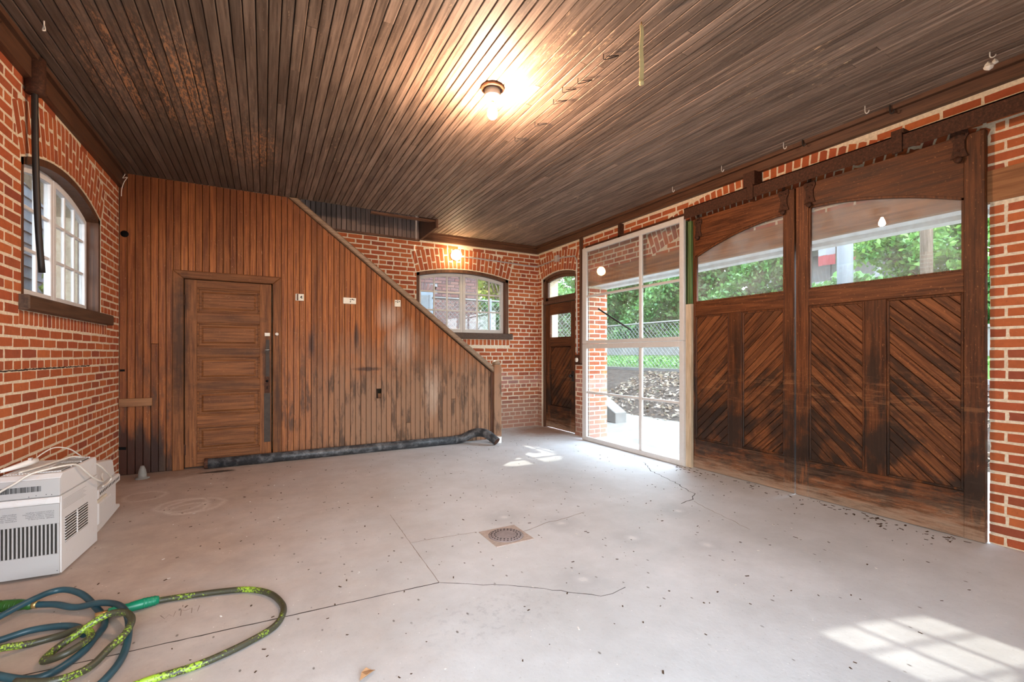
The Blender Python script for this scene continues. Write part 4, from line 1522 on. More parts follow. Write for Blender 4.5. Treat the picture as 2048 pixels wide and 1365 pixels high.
# ================================================================== lamps
lamp = thing('ceiling_lamp', 'bare lit bulb in a porcelain holder on the board ceiling', 'lamp', (1.405, 2.863, H))
L0 = (1.405, 2.863)
MB().lathe([(0.082, H - 0.001), (0.082, H - 0.014), (0.074, H - 0.022), (0.001, H - 0.023)], (L0[0], L0[1], 0), 28).obj('base_block', 'trim_x', lamp)
MB().lathe([(0.056, H - 0.022), (0.057, H - 0.060), (0.058, H - 0.066), (0.05, H - 0.074), (0.024, H - 0.080), (0.022, H - 0.098), (0.001, H - 0.099)], (L0[0], L0[1], 0), 24).obj('holder', 'porcelain', lamp)
MB().lathe([(0.013, H - 0.098), (0.0135, H - 0.108), (0.012, H - 0.112), (0.001, H - 0.113)], (L0[0], L0[1], 0), 16).obj('screw_cap', 'brass', lamp)
emit('lit_bulb_hot', (1.0, 0.65, 0.43), BULB / 0.038)
MB().lathe([(0.0125, H - 0.111), (0.016, H - 0.126), (0.026, H - 0.152), (0.033, H - 0.172), (0.0345, H - 0.187), (0.031, H - 0.203), (0.021, H - 0.216), (0.001, H - 0.221)], (L0[0], L0[1], 0), 24).obj('bulb', 'lit_bulb_hot', lamp)

wl = thing('wall_lamp', 'glowing round globe lamp on the brick arch over the back window', 'lamp', (2.652, YB, 2.81))
emit('lit_globe_hot', (1.0, 0.72, 0.40), WALL_LAMP / 0.16)
MB().lathe([(0.065, 0.0), (0.066, -0.035), (0.05, -0.05), (0.001, -0.051)], (2.652, YB, 2.81), 22, 'y').obj('holder', 'porcelain', wl)
MB().lathe([(0.045, -0.05), (0.07, -0.07), (0.082, -0.10), (0.078, -0.135), (0.055, -0.158), (0.02, -0.168), (0.001, -0.169)], (2.652, YB, 2.81), 24, 'y').obj('globe', 'lit_globe_hot', wl)

cd = thing('conduit', 'thin metal conduit run from the wall lamp to a box by the side door', 'conduit', (4.19, 6.1, 2.7))
pts = smooth_path([(2.72, YB - 0.012, 2.815), (3.2, YB - 0.012, 2.81), (4.0, YB - 0.012, 2.785), (4.15, YB - 0.02, 2.782), (4.198, 6.72, 2.784), (4.205, 6.5, 2.795), (4.205, 6.2, 2.805), (4.205, 6.0, 2.80), (4.205, 5.78, 2.775), (4.205, 5.70, 2.76), (4.205, 5.655, 2.70), (4.205, 5.645, 2.60), (4.205, 5.645, 2.0), (4.205, 5.63, 1.25)], 4)
MB().tube(pts, 0.011, 7).obj('tube', 'conduit_metal', cd)
MB().box(XR - 0.05, XR - 0.002, 6.12, 6.20, 2.76, 2.86).obj('junction_box', 'conduit_metal', cd)
MB().box(XR - 0.045, XR - 0.002, 5.52, 5.645, 1.09, 1.24).obj('outlet_box', 'rusty_iron', cd)
MB().lathe([(0.032, -0.062), (0.034, -0.045), (0.034, -0.04)], (XR, 5.60, 1.165), 16, 'x').obj('round_knob', 'porcelain', cd)
MB().tube([(XR - 0.02, 5.555, 1.24), (XR - 0.02, 5.555, 3.0)], 0.010, 6).obj('dark_riser', 'dark_iron', cd)

# ------------------------------------------------------------------ things fixed to the partition
def plate(name, label, x, z, w_, h_, holes, extra=None):
    t = thing(name, label, 'plate', (x, YP, z), 'cream electrical plates on the partition')
    MB().prism(rect(x - w_ / 2, x + w_ / 2, z - h_ / 2, z + h_ / 2), -0.012, 0.0, M_part, 0.003).obj('cover', 'cream_plastic', t)
    for dx, dz in holes:
        MB().lathe([(0.007, -0.014), (0.007, -0.011)], (x + dx, YP, z + dz), 8, 'y').obj('hole', 'void', t)
    return t


t = plate('switch_plate', 'small square cream plate with a gap beside its socket, nearest the closet door', 0.377, 1.935, 0.092, 0.082, [(0.02, 0.012), (0.022, -0.008), (0.012, 0.002)])
MB().prism(rect(0.343, 0.362, 1.897, 1.973), -0.0135, -0.01, M_part).obj('slot', 'trim_z', t)
plate('blank_plate', 'long cream blank plate with drilled holes on the partition', 0.949, 1.925, 0.155, 0.078, [(0.008, 0.012), (0.028, 0.016), (0.05, 0.013), (0.008, -0.012), (0.034, 0.02)])
plate('socket_plate', 'small cream socket plate close under the sloping cap', 1.556, 1.926, 0.08, 0.088, [(-0.022, 0.02), (0.022, 0.022), (0.0, 0.012), (0.0, 0.03)])
wb = MB().prism(rect(-1.305, -1.032, 0.708, 0.792), -0.03, 0.0, M_part, 0.004)
tag(wb.obj('wood_block', 'raw_block'), 'short grained wooden block nailed low on the partition corner', 'block')

# ------------------------------------------------------------------ hanging things
hp = thing('hanging_pipe', 'rusty pipe hanging before the casement window under a dark sleeve', 'pipe', (XL + 0.06, 3.96, 3.0))
MB().tube(smooth_path([(XL + 0.045, 3.945, 3.1), (XL + 0.045, 3.952, 2.6), (XL + 0.05, 3.975, 2.1), (XL + 0.055, 4.02, 1.775)], 6), 0.017, 10).obj('tube', 'dark_iron', hp)
MB().lathe([(0.046, 2.885), (0.047, 2.89), (0.047, 3.11), (0.04, 3.115), (0.04, 3.0)], (XL + 0.05, 3.945, 0), 18).obj('sleeve', 'rusty_iron', hp)

def hook(name, label, x, y, h_=0.05, m='zinc_hook', group='white hooks along the ceiling edge', r=0.0035, dy=-0.012):
    p = [(x, y, H + 0.001), (x, y, H - h_ * 0.6), (x, y + dy * .3, H - h_ * .85), (x, y + dy, H - h_), (x, y + dy * 1.9, H - h_ * 0.9), (x, y + dy * 2.2, H - h_ * 0.7)]
    return tag(MB().tube(smooth_path(p, 4), r, 6).obj(name, m), label, 'hook', group)


for (x, y), lb in zip(((4.004, 3.603), (3.985, 2.969), (4.024, 2.378), (3.971, 1.735)),
                      ('white ceiling hook over the seam of the glazed screen', 'white ceiling hook over the barn door beside the screen',
                       'white ceiling hook over the meeting edge of both barn doors', 'white ceiling hook over the largest door pane')):
    hook('ceiling_hook', lb, x, y, 0.062)
hook('nest_hook', 'white hook holding a scrap of wasp nest', 3.941, 1.056, 0.04, group=None)
nb = MB()
for q in range(5):
    cx, cy, cz = 3.945 + random.uniform(-.02, .02), 1.05 + random.uniform(-.02, .02), H - 0.06 - q * 0.008
    nb.lathe([(0.001, cz + .02), (0.012 + q * .003, cz + 0.005), (0.018, cz - .008), (0.001, cz - .018)], (cx, cy, 0), 7, smooth=False)
tag(nb.obj('wasp_nest', 'cobweb'), 'pale papery scrap of wasp nest under the ceiling edge', 'nest')
hook('dark_hook', 'dark iron hook on the crown board over the largest door pane', XR - 0.10, 1.64, 0.07, 'dark_iron', None, 0.005)
hook('dark_hook', 'dark iron hook on the crown board near the door seam', XR - 0.10, 2.27, 0.06, 'dark_iron', None, 0.005)
tag(MB().tube(smooth_path([(-1.083, 3.496, H), (-1.083, 3.496, H - 0.03), (-1.085, 3.485, H - 0.055), (-1.08, 3.475, H - 0.065), (-1.075, 3.485, H - 0.055), (-1.08, 3.493, H - 0.03)], 4), 0.004, 6).obj('string_loop', 'cobweb'), 'knotted scrap of pale string on the ceiling over the hanging pipe', 'string')
tag(MB().tube(smooth_path([(-1.27, 5.97, 3.11), (-1.24, 5.94, 3.08), (-1.26, 5.95, 3.04), (-1.22, 5.93, 3.05), (-1.25, 5.95, 3.0), (-1.27, 5.96, 2.93), (-1.275, 5.97, 2.86)], 4), 0.0035, 5).obj('string_loop', 'cobweb'), 'tangle of pale string in the corner above the partition', 'string')
wires = [(1.855, 2.214, 'first of its line from the fly strip'), (1.868, 2.493, 'second of its line from the fly strip'), (1.836, 2.629, 'third of its line from the fly strip'),
         (1.864, 2.784, 'fourth of its line from the fly strip'), (1.914, 3.125, 'fifth of its line from the fly strip'), (1.895, 3.423, 'sixth of its line, farthest from the fly strip')]
for i, (x, y, lb) in enumerate(wires):
    a = random.uniform(-.4, .4)
    p = [(x, y, H + .001), (x, y, H - 0.03), (x + .01, y - .005, H - 0.035), (x + 0.07 * math.cos(a), y - 0.05 + 0.05 * math.sin(a), H - 0.02), (x + 0.075 * math.cos(a), y - 0.045, H - 0.012), (x + 0.02, y - 0.005, H - 0.012)]
    tag(MB().tube(smooth_path(p, 3), 0.0028, 5).obj('bent_wire_hook', 'dark_iron'), 'bent wire hook in the ceiling, ' + lb, 'hook', 'bent wire hooks in a line beside the bulb')
fl = thing('fly_strip', 'yellowed sticky fly strip hanging from the ceiling', 'fly strip', (1.864, 1.898, H))
fb = MB()
fp = [(1.864 + 0.003 * math.sin(i), 1.898, H - 0.02 - i * 0.0285) for i in range(12)]
for i in range(11):
    a0, a1 = i * 0.28, (i + 1) * 0.28
    q0, q1 = fp[i], fp[i + 1]
    wv = 0.0125
    d0 = (wv * math.cos(a0 * .15), -wv * math.sin(a0 * .15))
    d1 = (wv * math.cos(a1 * .15), -wv * math.sin(a1 * .15))
    n0, n1 = (-d0[1] * .12, d0[0] * .12), (-d1[1] * .12, d1[0] * .12)
    v = [(q0[0] + sx_ * d0[0] + sy_ * n0[0], q0[1] + sx_ * d0[1] + sy_ * n0[1], q0[2]) for sx_, sy_ in ((-1, -1), (1, -1), (1, 1), (-1, 1))]
    v += [(q1[0] + sx_ * d1[0] + sy_ * n1[0], q1[1] + sx_ * d1[1] + sy_ * n1[1], q1[2]) for sx_, sy_ in ((-1, -1), (1, -1), (1, 1), (-1, 1))]
    fb.add(v, [(0, 1, 5, 4), (1, 2, 6, 5), (2, 3, 7, 6), (3, 0, 4, 7)] + ([(0, 1, 2, 3)] if i == 0 else []) + ([(4, 5, 6, 7)] if i == 10 else []))
fb.obj('paper', 'flypaper', fl)
MB().tube([(1.864, 1.898, H), (1.864, 1.898, H - 0.022)], 0.003, 5).obj('pin', 'brass', fl)
MB().lathe([(0.013, H - 0.333), (0.014, H - 0.337), (0.014, H - 0.352), (0.001, H - 0.353)], (1.864, 1.898, 0), 10).obj('tube_end', 'flypaper', fl)

# ================================================================== floor: cracks, letters, drain
def ribbon(pts, w_, m, name, z=0.0008, jag=0.0):
    P = [Vector((p[0], p[1], 0)) for p in pts]
    if jag:
        Q = []
        for a, b in zip(P, P[1:]):
            n = max(1, int((b - a).length / 0.04))
            for i in range(n):
                q = a.lerp(b, i / n)
                Q.append(q + Vector((random.uniform(-jag, jag), random.uniform(-jag, jag), 0)))
        P = Q + [P[-1]]
    b = MB()
    v = []
    n = len(P)
    for i, p in enumerate(P):
        t = (P[min(i + 1, n - 1)] - P[max(i - 1, 0)]).normalized()
        s = Vector((-t.y, t.x, 0)) * w_ / 2 * random.uniform(.6, 1.3)
        v += [(p + s)[:2] + (0.0001,), (p - s)[:2] + (0.0001,), (p + s * .7)[:2] + (z,), (p - s * .7)[:2] + (z,)]
    f = []
    for i in range(n - 1):
        o = i * 4
        f += [(o + 2, o + 3, o + 7, o + 6), (o, o + 2, o + 6, o + 4), (o + 1, o + 5, o + 7, o + 3)]
    b.add([tuple(q) for q in v], f)
    return b.obj(name, m, floor)


ribbon([(-1.25, 2.487), (-0.528, 2.45), (0.2, 2.412), (0.841, 2.377)], 0.007, 'crack_dark', 'expansion_joint', jag=0.0015)
ribbon([(0.841, 2.377), (0.851, 2.954), (0.862, 3.566)], 0.004, 'scratch', 'expansion_joint', jag=0.0015)
ribbon([(0.839, 2.373), (1.006, 2.265), (1.204, 2.141), (1.315, 2.043), (1.435, 1.928), (1.524, 1.847), (1.60, 1.83), (1.701, 1.851)], 0.004, 'crack_dark', 'crack', jag=0.006)
ribbon([(1.607, 2.774), (1.83, 2.842), (1.991, 2.846), (2.226, 2.887)], 0.005, 'scratch', 'crack', jag=0.006)
ribbon([(0.853, 2.969), (1.105, 2.949), (1.312, 2.922)], 0.004, 'scratch', 'crack', jag=0.004)
ribbon([(3.862, 3.893), (3.635, 3.555), (3.551, 3.226), (3.454, 2.988), (3.383, 2.799), (3.232, 2.69), (3.061, 2.664)], 0.007, 'crack_dark', 'crack', jag=0.012)
ribbon([(3.203, 2.661), (3.118, 2.336), (3.039, 2.034)], 0.004, 'scratch', 'crack', jag=0.01)
for stroke in ([(-0.434, 2.713), (-0.412, 2.671), (-0.4, 2.704), (-0.379, 2.673), (-0.377, 2.722)], [(-0.35, 2.664), (-0.355, 2.726), (-0.338, 2.708)],
               [(-0.337, 2.708), (-0.311, 2.721), (-0.307, 2.668)], [(-0.284, 2.671), (-0.281, 2.73)], [(-0.353, 2.753), (-0.354, 2.773)]):
    ribbon(stroke, 0.0035, 'scratch', 'scratched_letter', 0.0006)

dr = thing('floor_drain', 'round perforated drain cover set in a chipped square of concrete', 'drain', (1.463, 2.771, 0))
DX, DYc = 1.463, 2.771
fb = MB()
ro, ri_ = 0.142, 0.122
sq = [(-ro, -ro), (ro, -ro), (ro, ro), (-ro, ro)]
n = 32
inner = [(ri_ * math.cos(2 * PI * i / n + PI / 4 + PI), ri_ * math.sin(2 * PI * i / n + PI / 4 + PI)) for i in range(n)]
v = []
for i in range(n):
    a = 2 * PI * i / n + PI / 4 + PI
    cxx, cyy = math.cos(a), math.sin(a)
    kf = ro / max(abs(cxx), abs(cyy))
    for (px, py), z in (((cxx * kf, cyy * kf), 0.0002), ((cxx * kf * .985, cyy * kf * .985), 0.004), (inner[i], 0.004), (inner[i], 0.0002)):
        v.append((DX + px, DYc + py, z))
f = []
for i in range(n):
    j = (i + 1) % n
    for q in range(3):
        f.append((i * 4 + q, j * 4 + q, j * 4 + q + 1, i * 4 + q + 1))
fb.add(v, f)
fb.obj('frame', 'drain_concrete' if 'drain_concrete' in MATS else 'chip_pale', dr)
MB().lathe([(0.119, 0.0005), (0.119, 0.005), (0.114, 0.0075), (0.06, 0.010), (0.001, 0.0105)], (DX, DYc, 0), 36).obj('cover', 'drain_iron' if 'drain_iron' in MATS else 'aluminium', dr)
hb = None
for r, n_, s_ in ((0.101, 26, 0.0052), (0.078, 20, 0.0058)):
    for i in range(n_):
        a = 2 * PI * i / n_
        z = 0.0092 if r < .09 else 0.0084
        MB().lathe([(s_, z - .002), (s_, z + 0.0006)], (DX + r * math.cos(a), DYc + r * math.sin(a), 0), 6).obj('hole', 'void', dr)

# litter on the floor
def chips(name, label, n, area, size, m, seed):
    r = random.Random(seed)
    b = MB()
    for i in range(n):
        x, y = area(r)
        a, s = r.uniform(0, PI), size * r.uniform(.4, 1.3)
        l = s * r.uniform(1.2, 3.2)
        c_, s_ = math.cos(a), math.sin(a)
        h_ = r.uniform(.001, .003)
        pts = [(-l / 2, -s / 2), (l / 2, -s / 2 * .6), (l / 2 * .8, s / 2), (-l / 2 * .7, s / 2 * .8)]
        lo = [(x + p * c_ - q * s_, y + p * s_ + q * c_, 0.0003) for p, q in pts]
        hi = [(p[0], p[1], h_) for p in lo]
        b.add(lo + hi, [(4, 5, 6, 7), (0, 1, 5, 4), (1, 2, 6, 5), (2, 3, 7, 6), (3, 0, 4, 7)])
    return tag(b.obj(name, m, fix=False), label, 'debris', kind='stuff')


chips('dirt_specks', 'dark specks and splinters scattered over the concrete floor', 420, lambda r: (r.uniform(-0.9, 4.0), r.uniform(0.8, 5.8)), 0.007, 'chip_dark', 3)
chips('door_debris', 'brown splinters and leaf scraps at the foot of the barn doors', 110, lambda r: (4.15 - abs(r.gauss(0, .10)) - .02, r.uniform(1.2, 3.6)), 0.012, 'chip_dark', 4)
chips('pale_flakes', 'small white paint flakes on the concrete floor', 90, lambda r: (r.uniform(-0.6, 4.0), r.uniform(1.0, 5.6)), 0.006, 'chip_pale', 5)
lf = MB()
lv = [(0.0, 0), (.02, .014), (.045, .018), (.06, .006), (.075, 0), (.058, -.009), (.04, -.016), (.02, -.012)]
ca, sa = math.cos(.5), math.sin(.5)
top = [(0.32 + x * ca - y * sa, 1.80 + x * sa + y * ca, 0.006 + abs(y) * .9 + .003 * math.sin(x * 60)) for x, y in lv]
lf.add(top + [(p[0], p[1], p[2] - .0012) for p in top], [tuple(range(8)), tuple(range(15, 7, -1))] + [(i, (i + 1) % 8, 8 + (i + 1) % 8, 8 + i) for i in range(8)])
tag(lf.obj('dry_leaf', 'dry_leaf'), 'single curled dry brown leaf on the bare concrete', 'leaf')
st = MB().lathe([(0.06, 0.0), (0.062, 0.006), (0.05, 0.012), (0.036, 0.016), (0.036, 0.05), (0.030, 0.085), (0.016, 0.125), (0.001, 0.13)], (-1.075, 5.80, 0), 14)
tag(st.obj('pipe_stub', 'galvanised_dull' if 'galvanised_dull' in MATS else 'bin_blue'), 'stubby capped pipe standing out of the floor by the scorched boards', 'pipe')

# ------------------------------------------------------------------ long black drain pipe
pp = thing('drain_pipe', 'long scuffed black plastic pipe lying along the partition', 'pipe', (1.0, 5.95, 0))
MB().tube([(-0.56, 5.945, 0.056), (0.5, 5.95, 0.055), (1.6, 5.955, 0.056), (2.36, 5.945, 0.058)], 0.055, 22).obj('tube', 'black_pipe', pp)
MB().lathe([(0.040, -0.006), (0.056, -0.005), (0.058, 0.0), (0.058, 0.03), (0.054, 0.031)], (-0.565, 5.945, 0.058), 20, 'x').obj('end_ring', 'rusty_iron', pp)
el = smooth_path([(2.33, 5.945, 0.058), (2.42, 5.94, 0.066), (2.50, 5.92, 0.095), (2.575, 5.88, 0.135), (2.655, 5.81, 0.155), (2.72, 5.72, 0.140), (2.765, 5.64, 0.095), (2.80, 5.575, 0.052)], 7)
R_ = [0.058 + (0.0035 if (i % 2 and 10 < i < 40) else 0) for i in range(len(el))]
MB().tube(el, R_, 20, cap=False).tube(list(reversed(el[-8:])), 0.050, 20, cap=False).obj('elbow', 'black_pipe', pp)
e1, e0 = el[-1], el[-2]
dirv = (e1 - e0).normalized()
MB().tube([e1 - dirv * .012, e1 + dirv * .002], 0.0495, 20).obj('silt_plug', 'rusty_iron', pp)
cu = MB().lathe([(0.045, 0.0), (0.047, 0.002), (0.05, 0.085), (0.044, 0.085), (0.042, 0.01), (0.001, 0.008)], (2.905, 5.74, 0), 18)
tag(cu.obj('white_cup', 'white_plastic'), 'small white plastic cup behind the pipe elbow', 'cup')

# ================================================================== air conditioners
TH1 = math.radians(4)
O1 = Vector((-1.008, 3.475, 0))
F1, S1 = Vector((-math.cos(TH1), math.sin(TH1), 0)), Vector((math.sin(TH1), math.cos(TH1), 0))


def A3(p, q, z):
    """p across the front (towards the brick wall), q back from the front"""
    v = O1 + F1 * p + S1 * q
    return (v.x, v.y, z)


A_front = lambda u, z, d: A3(u, d, z)
A_side = lambda u, z, d: A3(d, u, z)
A_top = lambda u, z, d: A3(u, z, d)
W1, D1, H1 = 0.275, 0.50, 0.575
ac = thing('air_conditioner', 'boxy white window air conditioner with slotted front, nearest the viewer', 'air conditioner', (-1.13, 3.72, 0))
b = MB()
ch = 0.008
b.prism(rect(0.0, W1, 0.012, 0.448), 0.004, D1, A_front, 0.006)
b.obj('lower_case', 'ac_shell', ac)
b = MB()
b.prism([(0.002, 0.452), (D1 - .004, 0.452), (D1 - .004, 0.560), (D1 - .02, 0.572), (0.03, H1), (0.002, 0.556)], 0.002, W1, A_side, 0.004)
b.obj('top_case', 'ac_shell', ac)
fp = MB()
FZ0, FZ1 = 0.128, 0.298
fp.prism(rect(0.004, W1, 0.014, FZ0), -0.004, 0.006, A_front, 0.002)
fp.prism(rect(0.004, W1, FZ1, 0.410), -0.004, 0.006, A_front, 0.002)
nsl = 15
pit = (W1 - 0.02) / nsl
for i in range(nsl + 1):
    u = 0.008 + i * pit
    fp.prism(rect(u if i else 0.004, u + pit * 0.42, FZ0, FZ1), -0.004, 0.006, A_front, 0.0015)
fp.obj('front_grille', 'ac_front', ac)
bk = MB().prism(rect(0.006, W1 - 0.002, FZ0 - .01, FZ1 + .01), 0.0025, 0.0045, A_front).obj('grille_backing', 'fin_dark', ac)
lg = MB()
lg.prism(rect(0.002, W1, 0.412, 0.449), -0.010, 0.004, A_front, 0.003)
lg.prism(rect(0.060, W1, 0.418, 0.444), -0.013, -0.008, A_front, 0.002)
lg.obj('front_ledge', 'ac_shell', ac)
MB().prism(rect(0.002, W1, 0.4535, 0.552), -0.004, 0.004, A_front, 0.003).obj('upper_panel', 'ac_front', ac)
# right side: louvred vent
sv = MB().prism(rect(0.052, 0.352, 0.168, 0.312), -0.0012, 0.004, A_side).obj('vent_backing', 'fin_dark', ac)
for i in range(9):
    z = 0.172 + i * 0.0162
    for u0, u1 in ((0.052, 0.198), (0.206, 0.352)):
        MB().prism(rect(u0, u1, z, z + 0.0055), -0.005, 0.002, A_side, 0.0015).obj('slat', 'ac_shell', ac)
MB().prism(rect(0.196, 0.208, 0.168, 0.312), -0.005, 0.002, A_side, 0.0015).obj('vent_bar', 'ac_shell', ac)
lb = MB()
for i in range(7):
    lb.prism(rect(0.03, 0.33 - 0.02 * (i % 3), 0.365 + i * 0.0085, 0.3675 + i * 0.0085), -0.0008, 0.002, A_side)
o = lb.obj('faded_print', 'ac_front', ac)
o['kind'] = 'stuff'
# top: ribs and dark outlet grille
for i in range(11):
    u = 0.135 + i * 0.0125
    MB().prism(rect(u, u + 0.006, 0.07, D1 - 0.06), H1 - 0.006, H1 + 0.004, A_top, 0.001).obj('rib', 'ac_shell', ac)
MB().prism([(0.022, 0.06), (0.118, 0.06), (0.118, D1 - .05), (0.022, D1 - .05)], H1 - 0.006, H1 + 0.001, A_top).obj('outlet_backing', 'fin_dark', ac)
for i in range(8):
    u = 0.026 + i * 0.0122
    MB().prism(rect(u, u + 0.004, 0.06, D1 - 0.05), H1 - 0.004, H1 + 0.006, A_top).obj('slat', 'ac_front', ac)
for q in (0.06, 0.19, 0.32, D1 - 0.056):
    MB().prism(rect(0.02, 0.12, q, q + 0.006), H1 - 0.004, H1 + 0.007, A_top).obj('crossbar', 'ac_shell', ac)
bc = MB()
u = 0.082
r = random.Random(9)
while u < 0.262:
    w_ = r.choice((0.0012, 0.0018, 0.003))
    bc.prism(rect(u, u + w_, 0.487, 0.517), -0.0047, -0.0035, A_front)
    u += w_ + r.choice((0.0012, 0.002, 0.0026))
o = bc.obj('barcode', 'print_black', ac)
o['kind'] = 'stuff'


def print_text(body, u, z, size):
    cu_ = bpy.data.curves.new('warning_text', 'FONT')
    cu_.body = body
    cu_.size = size
    cu_.space_line = 1.1
    cu_.resolution_u = 2
    cu_.materials.append(MATS['print_black'])
    tmp = bpy.data.objects.new('warning_text', cu_)
    COL.objects.link(tmp)
    me = bpy.data.meshes.new_from_object(tmp)
    bpy.data.objects.remove(tmp)
    o = bpy.data.objects.new('warning_text', me)
    COL.objects.link(o)
    o['kind'] = 'stuff'
    o.parent = ac
    o.matrix_parent_inverse = Matrix.Translation(-Vector(base_of(ac)))
    o.location = A3(u, -0.0046, z)
    o.rotation_euler = (PI / 2, PI, -TH1)
    return o


print_text("DANGER - Risque d'incendie ou\nd'explosion. Contient un r\u00e9frig\u00e9rant\ninflammable. Confier la r\u00e9paration \u00e0\nune personne qualifi\u00e9e. Ne pas perforer\nla tubulure contenant le r\u00e9frig\u00e9rant.", 0.026, 0.338, 0.0082)
print_text("ATTENTION - Risque\nou d'explosion. R\u00e9frig\ninflammable. Confier\nTubulure ou r\u00e9frig\u00e9\nr\u00e9frig\u00e9rant inflam.", 0.180, 0.338, 0.0082)
for u, z in ((0.10, 0.463), (0.13, 0.459), (0.035, 0.461), (0.058, 0.464), (0.012, 0.03)):
    MB().prism(rect(u, u + .003, z, z + .004), -0.0048, -0.003, A_front).obj('hole', 'void', ac)

# second unit behind it, lower, with a flange
a2 = thing('air_conditioner', 'lower white air conditioner with a punched flange, behind the slotted one', 'air conditioner', (-1.15, 4.4, 0))
XA = -1.022
b = MB()
b.prism([(4.13, 0.315), (4.60, 0.315), (4.555, 0.42), (4.53, 0.445), (4.13, 0.50)], 0.0, 0.25, lambda u, z, d: (XA - d, u, z), 0.006)
b.obj('top_case', 'ac_shell', a2)
b = MB()
b.prism([(4.12, 0.25), (4.655, 0.25), (4.655, 0.30), (4.63, 0.312), (4.12, 0.312)], -0.02, 0.26, lambda u, z, d: (XA - d, u, z), 0.004)
fo = b.obj('flange', 'ac_shell', a2)
for i in range(14):
    y = 4.15 + i * 0.035
    MB().box(XA + 0.0195, XA + 0.0215, y, y + 0.012, 0.272, 0.290).obj('hole', 'void', fo)
b = MB()
b.prism([(4.13, 0.0), (4.30, 0.0), (4.74, 0.02), (4.74, 0.045), (4.63, 0.075), (4.63, 0.248), (4.12, 0.248), (4.12, 0.04)], 0.0, 0.25, lambda u, z, d: (XA - d, u, z), 0.005)
b.obj('lower_case', 'ac_shell', a2)
b = MB()
b.prism([(4.16, 0.06), (4.25, 0.05), (4.33, 0.10), (4.46, 0.115), (4.46, 0.20), (4.16, 0.21)], -0.012, 0.004, lambda u, z, d: (XA - d, u, z), 0.008)
b.obj('moulded_panel', 'ac_shell', a2)
MB().prism([(4.12, 0.214), (4.34, 0.214), (4.34, 0.232), (4.12, 0.240)], -0.014, 0.004, lambda u, z, d: (XA - d, u, z), 0.003).obj('side_clip', 'cream_plastic', a2)

# cords
def cord(name, label, pts, r=0.0055):
    return tag(MB().tube(smooth_path(pts, 7), r, 8).obj(name, 'cord_plastic'), label, 'cord')


zt = H1 + 0.012
cord('power_cable', 'white power cord draped over the slotted air conditioner', [(-1.292, 3.455, 0.46), (-1.25, 3.462, 0.505), (-1.19, 3.462, 0.545), (-1.13, 3.475, 0.588), (-1.06, 3.53, 0.600), (-1.01, 3.60, 0.598), (-0.984, 3.66, 0.580), (-0.968, 3.74, 0.520), (-0.955, 3.84, 0.455), (-0.945, 3.96, 0.405), (-0.965, 4.06, 0.39), (-0.985, 4.12, 0.40), (-0.99, 4.16, 0.42)])
cord('power_cable', 'second white cord looping between both air conditioners', [(-1.20, 3.55, zt), (-1.15, 3.66, zt + .004), (-1.11, 3.80, zt + .006), (-1.06, 3.92, zt + .002), (-0.985, 4.02, 0.51), (-0.965, 4.12, 0.44), (-0.968, 4.22, 0.39), (-0.975, 4.30, 0.35), (-0.985, 4.26, 0.325), (-0.985, 4.15, 0.33)])
cord('thin_cable', 'thin white cord rising in a loop behind the slotted top', [(-1.25, 3.86, zt), (-1.23, 3.93, 0.62), (-1.19, 4.0, 0.645), (-1.14, 4.07, 0.62), (-1.10, 4.13, 0.56), (-1.08, 4.18, 0.515), (-1.05, 4.26, 0.50)], 0.004)
pl = thing('power_plug', 'white angled plug lying on the slotted air conditioner by the bricks', 'plug', (-1.24, 3.66, zt))
pv = [Vector((-1.285, 3.56, zt + .012)), Vector((-1.25, 3.62, zt + .018)), Vector((-1.215, 3.69, zt + .026)), Vector((-1.19, 3.735, zt + .030))]
MB().tube(pv, [0.009, 0.014, 0.019, 0.018], 8).obj('body', 'white_plastic', pl)
MB().tube([(-1.292, 3.50, zt + .008), (-1.29, 3.53, zt + .01), (-1.282, 3.565, zt + .013)], 0.0075, 8).obj('strain_relief', 'conduit_metal', pl)
for s_ in (-1, 1):
    MB().box(-1.187 + s_ * .007 - .001, -1.187 + s_ * .007 + .001, 3.733, 3.753, zt + .026, zt + .033).obj('prong', 'brass', pl)
MB().box(-1.21, -1.195, 3.685, 3.705, zt + .04, zt + .055).obj('reset_button', 'conduit_metal', pl)

# ================================================================== hoses
HR = 0.0142
BP = [(-0.975, 3.055, .03), (-0.896, 3.018, .028), (-0.804, 2.947, .024), (-0.695, 2.878, .05), (-0.607, 2.801, .052), (-0.547, 2.672, .045), (-0.514, 2.513, .03), (-0.505, 2.389, .02), (-0.52, 2.288, .016), (-0.56, 2.205, .016), (-0.669, 2.19, .016), (-0.837, 2.28, .016),
      (-1.0, 2.45, .016), (-1.13, 2.65, .016), (-1.165, 2.80, .018), (-1.125, 2.893, .025), (-1.06, 2.947, .05), (-0.989, 3.034, .062), (-0.941, 3.105, .058), (-0.882, 3.109, .055), (-0.795, 3.019, .05), (-0.72, 2.907, .026), (-0.665, 2.80, .016), (-0.637, 2.70, .016), (-0.645, 2.61, .016), (-0.66, 2.50, .018), (-0.72, 2.40, .016),
      (-0.80, 2.40, .016), (-0.95, 2.51, .03), (-1.06, 2.66, .035), (-1.06, 2.735, .03), (-0.995, 2.767, .022), (-0.914, 2.803, .02), (-0.81, 2.785, .02), (-0.735, 2.735, .018), (-0.695, 2.66, .016)]
bh = thing('blue_hose', 'coil of dirty dark blue garden hose on the floor', 'hose', (-0.8, 2.7, 0))
MB().tube(smooth_path(BP, 6), HR, 12).obj('tube', 'blue_hose', bh)
